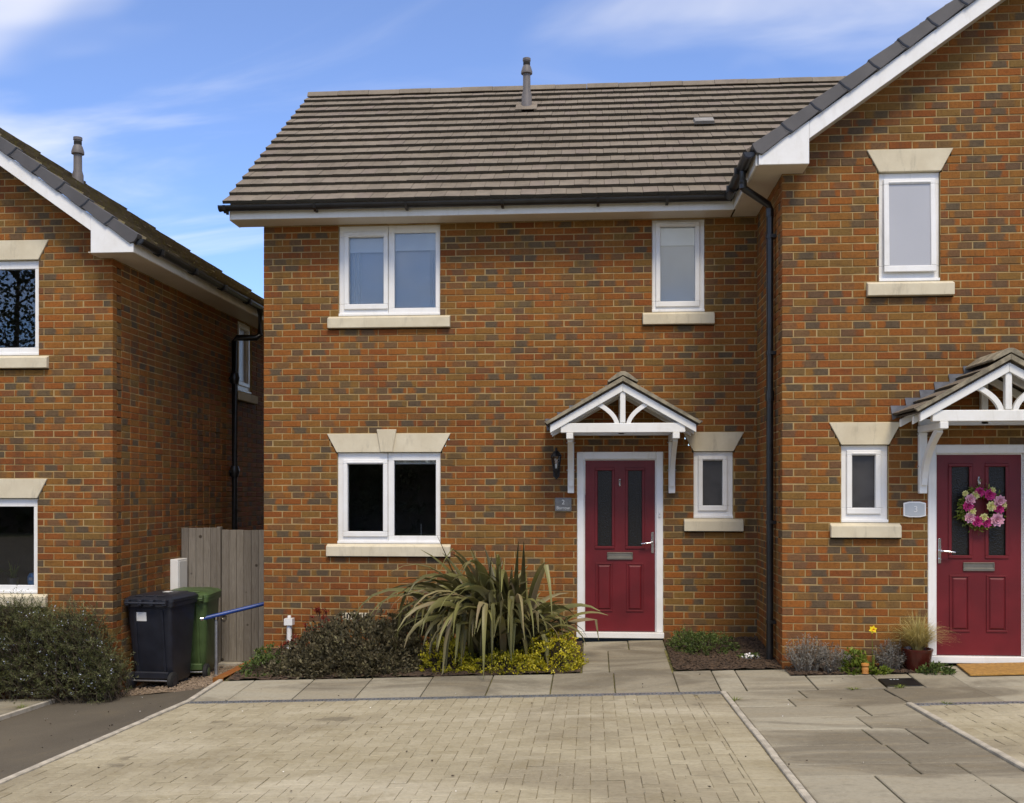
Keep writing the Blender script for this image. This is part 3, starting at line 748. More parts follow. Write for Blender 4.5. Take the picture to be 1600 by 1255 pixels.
def gutter(parent, path_fn, length, n, brackets, drop=0.0):
    """half-round gutter; path_fn(t, a, h) -> point (t along, a outward offset from centre, h up)"""
    m = MB(); k = 9
    rings = []
    for t in (0, length):
        o_ = [(0.056 * math.cos(math.pi + math.pi * i / k), 0.056 * math.sin(math.pi + math.pi * i / k)) for i in range(k + 1)]
        i_ = [(x * 0.90, z * 0.90) for x, z in reversed(o_)]
        rings.append([path_fn(t, x, z) for x, z in o_ + i_])
    m.loft(rings)
    g = m.build('gutter', M['black'], parent)
    for t in (0.0, length):
        e = MB(); pts = [path_fn(t, 0.060 * math.cos(math.pi + math.pi * i / k), 0.060 * math.sin(math.pi + math.pi * i / k)) for i in range(k + 1)]
        q = 0.014 if t == 0 else -0.014
        pts2 = [path_fn(t + q, 0.060 * math.cos(math.pi + math.pi * i / k), 0.060 * math.sin(math.pi + math.pi * i / k)) for i in range(k + 1)]
        e.loft([pts, pts2]); e.build('end_cap', M['black'], g)
    for t in brackets:
        bq = MB(); pts = [(-0.064, 0.0), (-0.05, -0.05), (-0.0, -0.078), (0.05, -0.062), (0.075, -0.075), (0.075, 0.0)]
        bq.loft([[path_fn(t - 0.015, x, z) for x, z in pts], [path_fn(t + 0.015, x, z) for x, z in pts]]); bq.build('bracket', M['black'], g)
    return g

def flue(parent, x, y, zb, zt):
    m = MB(); h = zt - zb
    m.lathe([(0.070, -0.12), (0.070, 0.16), (0.053, 0.22), (0.051, h - 0.215), (0.078, h - 0.21), (0.078, h - 0.18), (0.056, h - 0.11), (0.047, h - 0.105), (0.047, h - 0.04), (0.055, h - 0.035), (0.055, h), (0.0001, h + 0.004)], (x, y, zb), 18)
    f = m.build('flue', M['flue'], parent)
    s = MB(); s.lathe([(0.0475, 0), (0.0485, 0.005), (0.0485, 0.04), (0.0475, 0.045)], (x, y, zb + h - 0.095), 18); s.build('vent_slot', M['dark'], f)
    return f

# ------------------------------------------------------------------ the houses
X3, Y3 = 5.64, -1.575
XL, YL, DZ = -1.43, -0.81, -0.525
xfm = lambda u, w_, z: (u, w_, z)
xf3 = lambda u, w_, z: (X3 + u, Y3 + w_, z)
xf3r = lambda u, w_, z: (X3 + w_, Y3 + u, z)
xfl = lambda u, w_, z: (XL - u, YL + w_, z)
xfls = lambda u, w_, z: (XL - w_, YL + u, z)
xflw = lambda u, w_, z: (u, YL + w_, z)
xfx3 = lambda u, w_, z: (u, Y3 + w_, z)

def wall_of(parent, parts, name='wall', limit=300):
    mort = MB(); cands = []
    for kw in parts: courses(cands=cands, mort=mort, **kw)
    wl = mort.build(name, M['mortar'], parent)
    emit(cands, wl, 'brick', 'bricks', M['brick'], limit)
    return wl

# --- main house
H2 = empty('brick_house', (2.8, 0.0, -0.3), 'red brick house with shallow pitched tile roof, double windows and door under the middle canopy', 'house')
op2 = [(0.883, 2.062, 3.685, 4.75), (0.763, 2.182, 3.535, 3.685), (4.477, 5.063, 3.685, 4.75), (4.370, 5.170, 3.535, 3.685),
       (0.868, 2.067, 1.06, 2.11), (0.868, 2.067, 2.11, 2.335, 0.12), (0.755, 2.180, 0.91, 1.06), (3.633, 4.599, -0.5, 2.11),
       (4.942, 5.378, 1.36, 2.11), (4.942, 5.378, 2.11, 2.335, 0.12), (4.835, 5.488, 1.21, 1.36)]
wall_of(H2, [dict(xf=xfm, L=5.652, z0=-0.44, z1=4.885, openings=op2, seed=11, nrm=(0, -1, 0), zlow=-0.02)])
sd = MB(); sd.box(0.003, 0.10, 0.106, 6.4, -0.6, 4.73); sd.extr_yz([(0.0, 4.731), (6.4, 4.731), (6.4, 5.10), (3.22, 7.38), (0.0, 5.10)], 0.003, 0.10); sd.build('side_wall', M['mortar'], H2)
window(H2, xfm, 0.883, 2.062, 3.685, 4.728, TWO, lintel=0, fill='bedroom', label='upstairs two-light window with blind and curtains')
window(H2, xfm, 4.477, 5.063, 3.685, 4.728, one(0.16, 0.82, 0.075, 0.885), lintel=0, fill='bath', room=0.3, slx=0.107, label='narrow upstairs window with frosted glass')
window(H2, xfm, 0.868, 2.067, 1.06, 2.106, TWO, key=True, fill='lounge', label='ground floor two-light window under a keystone lintel')
window(H2, xfm, 4.942, 5.378, 1.36, 2.106, one(0.235, 0.735, 0.13, 0.81), pane='frost_dark', room=0.3, slx=0.11, label='small window beside the front door')
door(H2, xfm, 3.633, 4.599, 0.004, 2.108, True, 'burgundy panelled front door with two glazed slots')
canopy(H2, 4.128, 0.0, 31)
# roof
EA = math.atan(0.71); cE, sE = math.cos(EA), math.sin(EA)
m = MB(); zr = lambda y: 4.90 + 0.71 * (y + 0.36)
rX1 = 8.6
m.poly([(-0.33, -0.34, zr(-0.34)), (5.30, -0.34, zr(-0.34)), (rX1, 3.22, zr(3.22)), (-0.33, 3.22, zr(3.22))])
m.poly([(-0.33, 3.22, zr(3.22)), (rX1, 3.22, zr(3.22)), (rX1, 6.8, zr(-0.36)), (-0.33, 6.8, zr(-0.36))])
m.poly([(-0.30, -0.30, 4.745), (-0.30, -0.30, 4.90), (-0.30, 3.22, zr(3.22) - 0.03), (-0.30, 6.74, 4.90), (-0.30, 6.74, 4.66), (-0.30, 3.22, zr(3.22) - 0.26), (-0.30, 0.0, 4.93)])
roof2 = m.build('roof', M['moss'], H2)
c = []
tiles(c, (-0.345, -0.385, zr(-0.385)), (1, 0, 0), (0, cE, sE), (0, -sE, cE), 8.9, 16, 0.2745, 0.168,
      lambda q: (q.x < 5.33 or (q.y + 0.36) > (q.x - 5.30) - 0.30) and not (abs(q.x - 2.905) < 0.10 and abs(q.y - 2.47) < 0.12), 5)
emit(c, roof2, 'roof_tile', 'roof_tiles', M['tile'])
for k in range(20):
    x0 = -0.34 + k * 0.452
    rt = MB(); pr_ = [(-0.125, -0.075), (-0.09, -0.01), (-0.03, 0.022), (0.03, 0.022), (0.09, -0.01), (0.125, -0.075), (0.10, -0.08), (0.0, -0.012), (-0.10, -0.08)]
    rt.t = (rnd.random(), 0, 0)
    e = 0.004 * (k % 2)
    rt.loft([[(x0, 3.22 + y, zr(3.22) + 0.055 + z + e) for y, z in pr_], [(x0 + 0.448, 3.22 + y, zr(3.22) + 0.055 + z + e) for y, z in pr_]]); rt.build('ridge_tile', M['tile'], roof2)
flue(roof2, 2.905, 2.47, zr(2.47) + 0.03, zr(2.47) + 0.70)
fs = MB(); P_ = lambda x, s, h: (x, -0.36 + s * cE - h * sE, 4.90 + s * sE + h * cE)
s0 = (2.47 + 0.36) / cE
fs.loft([[P_(2.76, s0 - 0.19, 0.052), P_(3.05, s0 - 0.19, 0.052), P_(3.05, s0 + 0.2, 0.03), P_(2.76, s0 + 0.2, 0.03)], [P_(2.76, s0 - 0.19, 0.060), P_(3.05, s0 - 0.19, 0.060), P_(3.05, s0 + 0.2, 0.05), P_(2.76, s0 + 0.2, 0.05)]])
fs.build('flue_slate', M['tile'], roof2)
vt = MB(); s0 = (1.69 + 0.36) / cE
vt.loft([[P_(5.10, s0 - 0.1, 0.05), P_(5.36, s0 - 0.1, 0.05), P_(5.36, s0 + 0.12, 0.03), P_(5.10, s0 + 0.12, 0.03)], [P_(5.11, s0 - 0.1, 0.09), P_(5.35, s0 - 0.1, 0.09), P_(5.35, s0 + 0.10, 0.075), P_(5.11, s0 + 0.10, 0.075)]])
vo = vt.build('tile_vent', M['flue_pale'], roof2); sl_ = MB(); sl_.loft([[P_(5.13, s0 - 0.104, 0.06), P_(5.33, s0 - 0.104, 0.06), P_(5.33, s0 - 0.103, 0.08), P_(5.13, s0 - 0.103, 0.08)], [P_(5.13, s0 - 0.101, 0.06), P_(5.33, s0 - 0.101, 0.06), P_(5.33, s0 - 0.1, 0.08), P_(5.13, s0 - 0.1, 0.08)]])
# eaves
m = MB(); m.box(-0.285, 5.345, -0.325, -0.305, 4.736, 4.925); m.build('fascia', M['fascia'], H2, bevel=0.004)
m = MB(); m.box(-0.283, 5.345, -0.304, 0.03, 4.738, 4.750); m.build('soffit', M['soffit'], H2)
m = MB(); m.extr_yz([(-0.300, 4.735), (0.03, 4.735), (0.03, 5.02), (-0.3, 4.87)], -0.300, -0.284); m.build('box_end', M['fascia'], H2)
gutter(H2, lambda t, a, h: (-0.385 + t, -0.392 + a * 1.0, 4.868 + h), 5.70, 1, [0.07, 1.10, 2.13, 3.2, 4.25, 5.0])

# --- right-hand house
H3 = empty('brick_house', (8.5, Y3, -0.1), 'taller gable-fronted red brick house with wreathed door and splayed stone lintels', 'house')
op3 = [(0.921, 1.491, 3.685, 4.735), (0.921, 1.491, 4.735, 4.96, 0.12), (0.801, 1.617, 3.535, 3.685), (0.565, 1.006, 1.36, 2.11), (0.565, 1.006, 2.11, 2.335, 0.12),
       (0.460, 1.126, 1.21, 1.36), (1.378, 2.344, -0.5, 2.11)]
gt = lambda u: 4.99 + 0.71 * (min(u, 5.72 - u) - 0.196) + 0.22
wall_of(H3, [dict(xf=xf3, L=5.72, z0=-0.29, z1=6.985, openings=op3, seed=23, nrm=(0, -1, 0), zlow=-0.02, top=gt, cornerdepth=True, off=1),
             dict(xf=xf3r, L=1.575, z0=-0.29, z1=4.885, openings=[], seed=29, start=lambda n: 0.2245 if n % 2 == 0 else 0.1125, nrm=(-1, 0, 0), off=0)])
m = MB(); m.box(X3 + 0.105, X3 + 5.6, Y3 + 0.8, 8.0, -0.5, 4.6); m.build('side_wall', M['mortar'], H3)
window(H3, xfx3, 6.561, 7.131, 3.685, 4.731, one(0.167, 0.845, 0.107, 0.86), pane='frost', room=0.3, tilt=0.03, label='upstairs frosted window tilted ajar')
window(H3, xfx3, 6.205, 6.646, 1.36, 2.106, one(0.235, 0.735, 0.13, 0.81), pane='frost_dark', room=0.3, slx=0.11, label='small dark frosted window')
door(H3, xfx3, 7.018, 7.984, 0.018, 2.108, False, 'burgundy panelled front door with lever handle')
canopy(H3, 7.522, Y3, 57)

def gable(H, X0, sgn, yf, z_top0, yback, far=None, rows=14, mat='tile', nm='', keep=None, limit=300):
    """left slope (sgn=1: rises to +x) with verge caps, bargeboard, box end. X0: eave cap corner x, z_top0: cap top there"""
    zt = lambda x: z_top0 + 0.71 * (x - X0) * sgn
    span = 3.21 if sgn > 0 else 3.29
    xa = X0 + sgn * span
    d = 0.045
    m = MB()
    if far is None:
        m.poly([(X0, yf, zt(X0) - d), (X0, yback, zt(X0) - d), (xa, yback, zt(xa) - d), (xa, yf, zt(xa) - d)])
    else:
        m.poly([(X0, yf, zt(X0) - d), (X0, far(X0), zt(X0) - d), (xa, far(xa), zt(xa) - d), (xa, yf, zt(xa) - d)])
    X9 = xa + sgn * span
    yr = yback if far is None else max(yf + 0.3, far(xa))
    m.poly([(xa, yf, zt(xa) - d), (xa, yr, zt(xa) - d), (X9, yback, zt(X0) - d), (X9, yf, zt(X0) - d)])
    rf = m.build('roof', M['moss'], H)
    c = []; A = Vector((0, 1, 0)); U = Vector((sgn * cE, 0, sE)); nn = Vector((-sgn * sE, 0, cE))
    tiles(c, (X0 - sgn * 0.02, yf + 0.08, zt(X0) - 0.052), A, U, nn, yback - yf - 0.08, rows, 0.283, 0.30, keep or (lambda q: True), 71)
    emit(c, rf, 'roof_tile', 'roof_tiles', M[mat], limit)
    # interlocking verge caps
    for k in range(14):
        s0 = k * 0.327 - 0.0; L = 0.352
        if s0 * cE > span: break
        P = lambda s, t: (X0 + sgn * (s * cE + t * sE), zt(X0) + s * sE - t * cE)
        b_ = MB(); lift = 0.010
        prof = [P(s0, -lift), P(s0 + L, 0.006), P(s0 + L, 0.112), P(s0 + 0.16, 0.120), P(s0 + 0.02, 0.126), P(s0 - 0.012, 0.085), P(s0 - 0.012, 0.03)]
        b_.extr_xz(prof, yf - 0.028 - 0.002 * (k % 2), yf + 0.10 - 0.003 * (k % 2)); b_.build('verge_cap', M['grey_cap'], rf, bevel=0.004)
        if k:
            j = MB(); q = [P(s0 - 0.006, -lift + 0.002), P(s0 + 0.008, -lift + 0.002), P(s0 + 0.020, 0.06), P(s0 + 0.045, 0.12), P(s0 + 0.030, 0.124), P(s0 + 0.004, 0.065)]
            j.extr_xz(q, yf - 0.0345, yf - 0.028); j.build('verge_seam', M['black'], rf)
    # bargeboard
    bb = MB(); z1 = lambda x: zt(x) - 0.150; z2 = lambda x: zt(x) - 0.318
    xb0 = X0 + sgn * 0.06
    xs0 = X0 + sgn * 0.527
    bb.extr_xz([(xs0 + sgn * 0.002, z1(xs0)), (xa, z1(xa)), (xa, z2(xa)), (xs0 + sgn * 0.002, z2(xs0))], yf + 0.004, yf + 0.026)
    bb.build('bargeboard', M['white'], H, bevel=0.003)
    so = z_top0 - 0.182
    bx = MB(); bx.extr_xz([(xb0, so), (xs0, so), (xs0, z1(xs0)), (xb0, z1(xb0) + 0.02)], yf, yf + 0.03); bx.build('box_end', M['white'], H, bevel=0.003)
    # sloping verge soffit
    vs = MB(); vs.poly([(xs0, yf + 0.02, z2(xs0) + 0.02), (xa, yf + 0.02, z2(xa) + 0.02), (xa, yf + 0.34, z2(xa) + 0.02), (xs0, yf + 0.34, z2(xs0) + 0.02)]); vs.build('verge_soffit', M['soffit'], H)
    return rf, zt, so
rf3, zt3, so3 = gable(H3, 5.31, 1, -1.875, 4.925, 7.6, keep=lambda q: (q.x - 5.30) > (q.y + 0.36) - 0.15 if q.y > -0.5 else True)
# side eaves of the right-hand house
m = MB(); m.box(5.345, 5.366, -1.84, -0.305, 4.744, 4.885); m.build('fascia', M['fascia'], H3, bevel=0.003)
m = MB(); m.box(5.367, 5.665, -1.846, 0.0, 4.7415, 4.752); m.box(5.665, 5.835, -1.846, -1.55, 4.7415, 4.752); m.build('soffit', M['soffit'], H3)
gu = gutter(H3, lambda t, a, h: (5.283 - a, -1.86 + t, 4.872 + h), 1.47, 1, [0.5, 1.1])
dp = MB()
PX, PY = 5.585, -1.20
dp.tube([(5.283, -1.42, 4.83), (5.283, -1.42, 4.70), (5.300, -1.405, 4.655), (5.565, PY - 0.015, 4.545), (PX, PY, 4.50), (PX, PY, 4.40), (PX, PY, 2.2), (PX, PY, -0.03)], 0.036, 12)
dpo = dp.build('downpipe', M['black'], H3)
for z in (4.66, 4.53): 
    q = MB(); q.lathe([(0.040, -0.04), (0.040, 0.04)], ((5.288 if z > 4.6 else PX), (-1.415 if z > 4.6 else PY), z + (0.03 if z > 4.6 else -0.07)), 12); q.build('pipe_socket', M['black'], dpo)
for z in (4.22, 3.05, 1.35, 0.35):
    q = MB(); q.lathe([(0.042, -0.018), (0.042, 0.018)], (PX, PY, z), 12); q.box(PX, X3, PY - 0.06, PY + 0.06, z - 0.016, z + 0.016); q.build('pipe_clip', M['black'], dpo)
q = MB(); q.lathe([(0.043, -0.05), (0.043, 0.05)], (PX, PY, 2.62), 12); q.box(5.632, 5.64, -1.05, -0.98, 2.30, 2.52); q.build('pipe_socket', M['black'], dpo)

# --- left-hand house
H1 = empty('brick_house', (-4.3, YL, -0.7), 'lower neighbouring brick house with mossy roof and hedge along its front', 'house')
o1 = lambda a, b_, c_, d_, *e: (XL - b_, XL - a, c_ + DZ, d_ + DZ, *e)
op1 = [o1(-3.453, -2.274, 3.685, 4.735), o1(-3.453, -2.274, 4.735, 4.96, 0.12), o1(-3.57, -2.158, 3.535, 3.685), o1(-3.475, -2.289, 1.06 + 0.0, 2.11), o1(-3.475, -2.289, 2.11, 2.335, 0.12), o1(-3.60, -2.186, 0.91, 1.06)]
gt1 = lambda u: 4.99 + DZ + 0.71 * (min(u, 5.72 - u) - 0.196) + 0.22
wall_of(H1, [dict(xf=xfl, L=5.72, z0=-0.965, z1=6.985 + DZ, openings=op1, seed=41, nrm=(0, -1, 0), zlow=-1, top=gt1, cornerdepth=True, off=0),
             dict(xf=xfls, L=8.2, z0=-0.965, z1=4.885 + DZ, openings=[(4.07, 4.72, 3.685 + DZ, 4.735 + DZ), (3.95, 4.84, 3.535 + DZ, 3.685 + DZ)], seed=43, start=lambda n: 0.2245 if n % 2 == 1 else 0.1125, nrm=(1, 0, 0), off=1)])
m = MB(); m.box(-7.0, XL - 0.9, YL + 2.4, 7.0, -1.0, 4.0); m.build('core_wall', M['mortar'], H1)
window(H1, xflw, -3.453, -2.274, 3.685 + DZ, 4.731 + DZ, TWO, label='upstairs window reflecting bare trees')
window(H1, xflw, -3.475, -2.289, 1.06 + DZ, 2.106 + DZ, TWO, label='ground floor window with plant and blue ornament')
window(H1, xfls, 4.07, 4.72, 3.685 + DZ, 4.731 + DZ, one(0.2, 0.8, 0.1, 0.86), pane='frost', room=0.3, lintel=0, slx=0.12, label='side window above the passage')
far1 = lambda x: 8.15 + (x + 1.0) * 2.93
gable(H1, -1.002, -1, -1.115, 4.385, 8.2, far=far1, mat='moss', keep=lambda q: q.y < far1(q.x) + 0.02, rows=14)
m = MB(); m.box(-1.096, -1.075, -1.08, 7.3, 4.214, 4.350); m.build('fascia', M['fascia'], H1, bevel=0.003)
m = MB(); m.box(-1.57, -1.097, -1.086, 7.3, 4.2125, 4.222); m.build('soffit', M['soffit'], H1)
gutter(H1, lambda t, a, h: (-1.008 + a, -1.10 + t, 4.345 + h), 8.2, 1, [0.5, 1.5, 2.5, 3.5, 4.5])
flue(H1, -2.69, 0.9, 5.50, 6.14)
q = MB(); q.tube([(-1.01, 3.0, 4.30), (-1.01, 3.0, 3.93), (-1.05, 2.98, 3.89), (-1.33, 2.95, 3.89), (-1.37, 2.95, 3.84), (-1.37, 2.95, -0.6)], 0.045, 10); dq = q.build('downpipe', M['black'], H1)
for z in (3.3, 1.95): 
    q = MB(); q.lathe([(0.055, -0.08), (0.075, 0.0), (0.055, 0.08)], (-1.37, 2.95, z), 12); q.box(-1.43, -1.37, 2.88, 3.02, z - 0.02, z + 0.02); q.build('pipe_clip', M['black'], dq)

# ------------------------------------------------------------------ paving
def block(m, x0, x1, y0, y1, gap, ch, th, tone, dz=(0, 0, 0, 0), rise=0.0):
    m.t = tone; g = gap / 2; x0 += g; x1 -= g; y0 += g; y1 -= g
    cs = [(x0, y0), (x1, y0), (x1, y1), (x0, y1)]
    ci = [(x0 + ch, y0 + ch), (x1 - ch, y0 + ch), (x1 - ch, y1 - ch), (x0 + ch, y1 - ch)]
    t = [m.p(x, y, G(x, y) + dz[k] + rise) for k, (x, y) in enumerate(ci)]
    e = [m.p(x, y, G(x, y) - ch * 0.8 + dz[k] + rise) for k, (x, y) in enumerate(cs)]
    b_ = [m.p(x, y, G(x, y) - th + rise) for x, y in cs]
    m.face(t)
    for i in range(4):
        j = (i + 1) % 4
        m.face((e[i], e[j], t[j], t[i])); m.face((b_[i], b_[j], e[j], e[i]))
def paver_rects(X0, X1, Y0, Y1):
    out = []; nx = int((X1 - X0) / 0.1) + 3; ny = int((Y1 - Y0) / 0.1) + 3
    for i in range(-2, nx):
        for j in range(-2, ny):
            d = (i - j) % 4; x = X0 + i * 0.1; y = Y0 + j * 0.1
            if d == 0: r_ = (x, x + 0.2, y, y + 0.1)
            elif d == 3: r_ = (x, x + 0.1, y, y + 0.2)
            else: continue
            r_ = (max(r_[0], X0), min(r_[1], X1), max(r_[2], Y0), min(r_[3], Y1))
            if r_[1] - r_[0] > 0.012 and r_[3] - r_[2] > 0.012: out.append(r_)
    return out
def lay(parent, rects, seed):
    rr = random.Random(seed); c = []
    for (x0, x1, y0, y1) in rects:
        tone = (rr.random(), 0, 0); k = rr.uniform(-0.003, 0.0022); dz = tuple(k + rr.uniform(-0.0018, 0.0018) for _ in range(4))
        def fn(m, a=(x0, x1, y0, y1), tone=tone, dz=dz): block(m, *a, 0.0032, 0.003, 0.012, tone, dz)
        cen = ((x0 + x1) / 2, (y0 + y1) / 2, G((x0 + x1) / 2, (y0 + y1) / 2)); d = Vector(cen) - CAM
        sc = (x1 - x0) * (y1 - y0) * abs(d.z) / d.length ** 3 if in_frame(cen, 14) else 0
        c.append((sc, fn, cen))
    emit(c, parent, 'paver', 'pavers', M['paver'])
r2 = paver_rects(0.09, 4.72, -9.5, -2.76)
r2 += [(4.72, 4.93, -9.5 + k * 0.1, -9.4 + k * 0.1) for k in range(69)] + [(0.09 + k * 0.1, 0.19 + k * 0.1, -2.76, -2.56) for k in range(46)]
lay(sand, r2, 3)
lay(sand3, paver_rects(6.375, 9.5, -9.5, -3.35), 4)

def slabs(parent, rects, seed, mat='slab'):
    rr = random.Random(seed)
    for (x0, x1, y0, y1) in rects:
        m = MB(); k = rr.uniform(-0.003, 0.003); dz = tuple(k + rr.uniform(-0.002, 0.002) for _ in range(4))
        c = ((x0 + x1) / 2, (y0 + y1) / 2, G((x0 + x1) / 2, (y0 + y1) / 2))
        block(m, x0, x1, y0, y1, rr.uniform(0.008, 0.013), 0.006, 0.05, (rr.random(), 0, 0), dz); m.build('slab', M[mat], parent, org=c)
xsA = [0.09, 0.42, 1.03, 1.62, 2.23, 2.83, 3.42, 4.01, 4.58, 4.955]
slabs(pbase2, [(a, b_, -2.455, -1.60) for a, b_ in zip(xsA, xsA[1:])] + [(3.70, 4.20, -0.50, 0.0), (4.20, 4.60, -0.50, 0.0), (3.70, 3.97, -1.60, -0.50), (3.97, 4.58, -1.60, -0.50)], 8)
rows3 = [(4.955, 5.18, -2.455, -1.60), (5.18, 5.80, -2.25, -1.60), (5.18, 5.80, -2.455, -2.25), (5.80, 6.40, -2.455, -1.90), (6.40, 6.73, -2.08, -1.90), (6.40, 6.73, -2.455, -2.40), (6.73, 7.10, -2.455, -1.90),
         (7.10, 7.75, -2.455, -1.60), (7.75, 8.40, -2.455, -1.60), (8.40, 9.3, -2.455, -1.60), (6.36, 7.10, -3.26, -2.455), (7.10, 7.75, -3.26, -2.455), (7.75, 8.6, -3.26, -2.455), (8.6, 9.4, -3.26, -2.455)]
slabs(pbase3, rows3, 9)
pat = [(4.99, 5.62, -2.90, -2.46), (5.62, 6.355, -2.90, -2.46), (4.99, 5.45, -3.27, -2.90), (5.45, 6.355, -3.27, -2.90), (4.99, 5.93, -3.75, -3.27), (5.93, 6.31, -3.75, -3.27), (4.99, 5.80, -4.25, -3.75), (5.80, 6.31, -4.25, -3.75),
       (4.99, 5.72, -4.80, -4.25), (5.72, 6.02, -4.80, -4.25), (6.02, 6.31, -4.80, -4.25), (4.99, 5.74, -5.36, -4.80), (5.74, 6.31, -5.36, -4.80), (4.99, 5.72, -5.66, -5.36), (5.72, 6.0, -5.66, -5.36), (6.0, 6.31, -5.90, -5.36),
       (4.99, 5.44, -6.30, -5.66), (5.44, 6.0, -6.30, -5.66), (6.0, 6.31, -6.60, -5.90), (4.99, 6.0, -6.9, -6.30), (6.0, 6.31, -7.2, -6.6), (4.99, 5.5, -7.5, -6.9), (5.5, 6.0, -7.5, -6.9), (4.99, 6.31, -8.2, -7.5), (4.99, 6.31, -9.0, -8.2)]
slabs(pbase, pat, 10)
lp = sheet('footpath', -4.6, -1.90, -4.6, -1.15, M['joint'], 0.012, 0.3)
rr = random.Random(5)
def lslab(x0, x1, y0, y1):
    m = MB(); c = ((x0 + x1) / 2, (y0 + y1) / 2, G((x0 + x1) / 2, (y0 + y1) / 2)); block(m, x0, x1, y0, y1, 0.014, 0.006, 0.05, (rr.random() * 0.6, 0, 0), (0,) * 4, 0.03); m.build('slab', M['slab'], lp, org=c)
for i in range(3):
    for j in range(4): lslab(-1.90 - 0.62 * (i + 1), -1.90 - 0.62 * i, -1.15 - 0.75 * (j + 1), -1.15 - 0.75 * j)

def kerb(name, x0, x1, y0, y1, rise, n):
    k = MB(); k.box(x0 + 0.01, x1 - 0.01, y0, y1, min(G(x0, y0), G(x1, y1)) - 0.22, min(G(x0, y0), G(x1, y1)) - 0.12); o = tag(k.build(name, M['kerb']), kind='structure')
    L = (y1 - y0) / n; r_ = random.Random(int(x0 * 100))
    for i in range(n):
        m = MB(); ya, yb = y0 + i * L + 0.003, y0 + (i + 1) * L - 0.003; j = r_.uniform(-0.003, 0.003); jz = r_.uniform(-0.003, 0.003)
        za, zb = G(x1 + 0.02, ya) + rise + jz, G(x1 + 0.02, yb) + rise + jz
        m.loft([[(x0 + j, ya, za - 0.1), (x1 + j, ya, za - 0.1), (x1 + j, ya, za - 0.006), (x1 + j - 0.008, ya, za), (x0 + j + 0.008, ya, za), (x0 + j, ya, za - 0.006)],
                [(x0 + j, yb, zb - 0.1), (x1 + j, yb, zb - 0.1), (x1 + j, yb, zb - 0.006), (x1 + j - 0.008, yb, zb), (x0 + j + 0.008, yb, zb), (x0 + j, yb, zb - 0.006)]])
        m.build('kerb_stone', M['kerb'], o, org=((x0 + x1) / 2, (ya + yb) / 2, za))
kerb('kerb', 0.040, 0.088, -9.5, -1.60, 0.014, 9)
kerb('kerb', 4.935, 4.982, -9.5, -2.50, 0.012, 8)
kerb('kerb', 6.315, 6.365, -9.5, -3.28, 0.012, 7)
kerb('kerb', -1.905, -1.868, -4.6, -1.2, 0.036, 4)

def channel(x0, x1, y0, y1, label):
    root = empty('channel_drain', ((x0 + x1) / 2, y0, G(x0, y0)), label, 'drain', 'channel drains'); n = round((x1 - x0) / 1.0); L = (x1 - x0) / n
    for i in range(n):
        xa, xb = x0 + i * L, x0 + (i + 1) * L - 0.004
        t = MB(); zl, zr_ = G(xa, y0) + 0.003, G(xb, y0) + 0.003
        zi = lambda x: zl + (zr_ - zl) * (x - xa) / (xb - xa)
        def bar(a, b_, c_, d_):
            t.loft([[(a, c_, zi(a) - 0.02), (b_, c_, zi(b_) - 0.02), (b_, d_, zi(b_) - 0.02), (a, d_, zi(a) - 0.02)], [(a, c_, zi(a)), (b_, c_, zi(b_)), (b_, d_, zi(b_)), (a, d_, zi(a))]])
        bar(xa, xb, y1 - 0.030, y1); bar(xa, xb, y0, y0 + 0.010)
        k = int((xb - xa) / 0.036)
        for q in range(k + 1):
            a = xa + q * (xb - xa - 0.018) / k; bar(a, a + 0.018, y0 + 0.010, y1 - 0.030)
        g_ = t.build('grate', M['galv'], root)
        d = MB(); d.loft([[(xa, y0 + 0.004, zl - 0.09), (xb, y0 + 0.004, zr_ - 0.09), (xb, y1 - 0.004, zr_ - 0.09), (xa, y1 - 0.004, zl - 0.09)], [(xa, y0 + 0.004, zl - 0.022), (xb, y0 + 0.004, zr_ - 0.022), (xb, y1 - 0.004, zr_ - 0.022), (xa, y1 - 0.004, zl - 0.022)]]); d.build('channel', M['dark'], g_)
channel(0.10, 4.95, -2.552, -2.462, 'slotted metal channel drain between block driveway and the slab row')
channel(6.37, 9.4, -3.345, -3.268, 'metal channel drain below the wreathed door slabs')

# beds
def chips(parent, x0, x1, y0, y1, n, seed, fn=G, dz=0.012, mat='soil', sz=(0.008, 0.03), kind='stuff', name='bark_chips'):
    r_ = random.Random(seed); m = MB()
    for _ in range(n):
        x, y = r_.uniform(x0, x1), r_.uniform(y0, y1); s = r_.uniform(*sz); a = r_.uniform(0, 6.28); z = fn(x, y) + dz + r_.uniform(-0.004, 0.008)
        dx, dy = math.cos(a) * s, math.sin(a) * s; e = r_.uniform(0.3, 0.6); tz = r_.uniform(-0.5, 0.5) * s
        m.t = (r_.random(), 0, 0)
        i = [m.p(x + dx, y + dy, z + tz), m.p(x - dy * e, y + dx * e, z), m.p(x - dx, y - dy, z - tz), m.p(x + dy * e, y - dx * e, z), m.p(x, y, z + s * 0.4)]
        for k in range(4): m.face((i[k], i[(k + 1) % 4], i[4]))
    return tag(m.build(name, M[mat], parent), kind=kind)
for (x0, x1, y0, y1, n) in ((0.12, 3.69, -1.59, 0.0, 2500), (4.605, 5.64, -1.59, 0.0, 2600), (5.66, 7.02, -1.90, -1.575, 700)):
    fb = sheet('flower_bed', x0, x1, y0, y1, M['soil'], 0.008, 0.06, rough=0.012); chips(fb, x0, x1, y0, y1, n, int(x0 * 10))
gsh = sheet('gravel_bed', XL, 0.0, -0.92, 6.0, M['gravel'], 0.0, 0.12, rough=0.01, fn=lambda x, y: G(x, min(y, 0.3)))
chips(gsh, XL, 0.0, -0.92, 1.1, 3500, 77, fn=lambda x, y: G(x, min(y, 0.3)), dz=0.015, mat='gravel', sz=(0.008, 0.022), name='gravel')

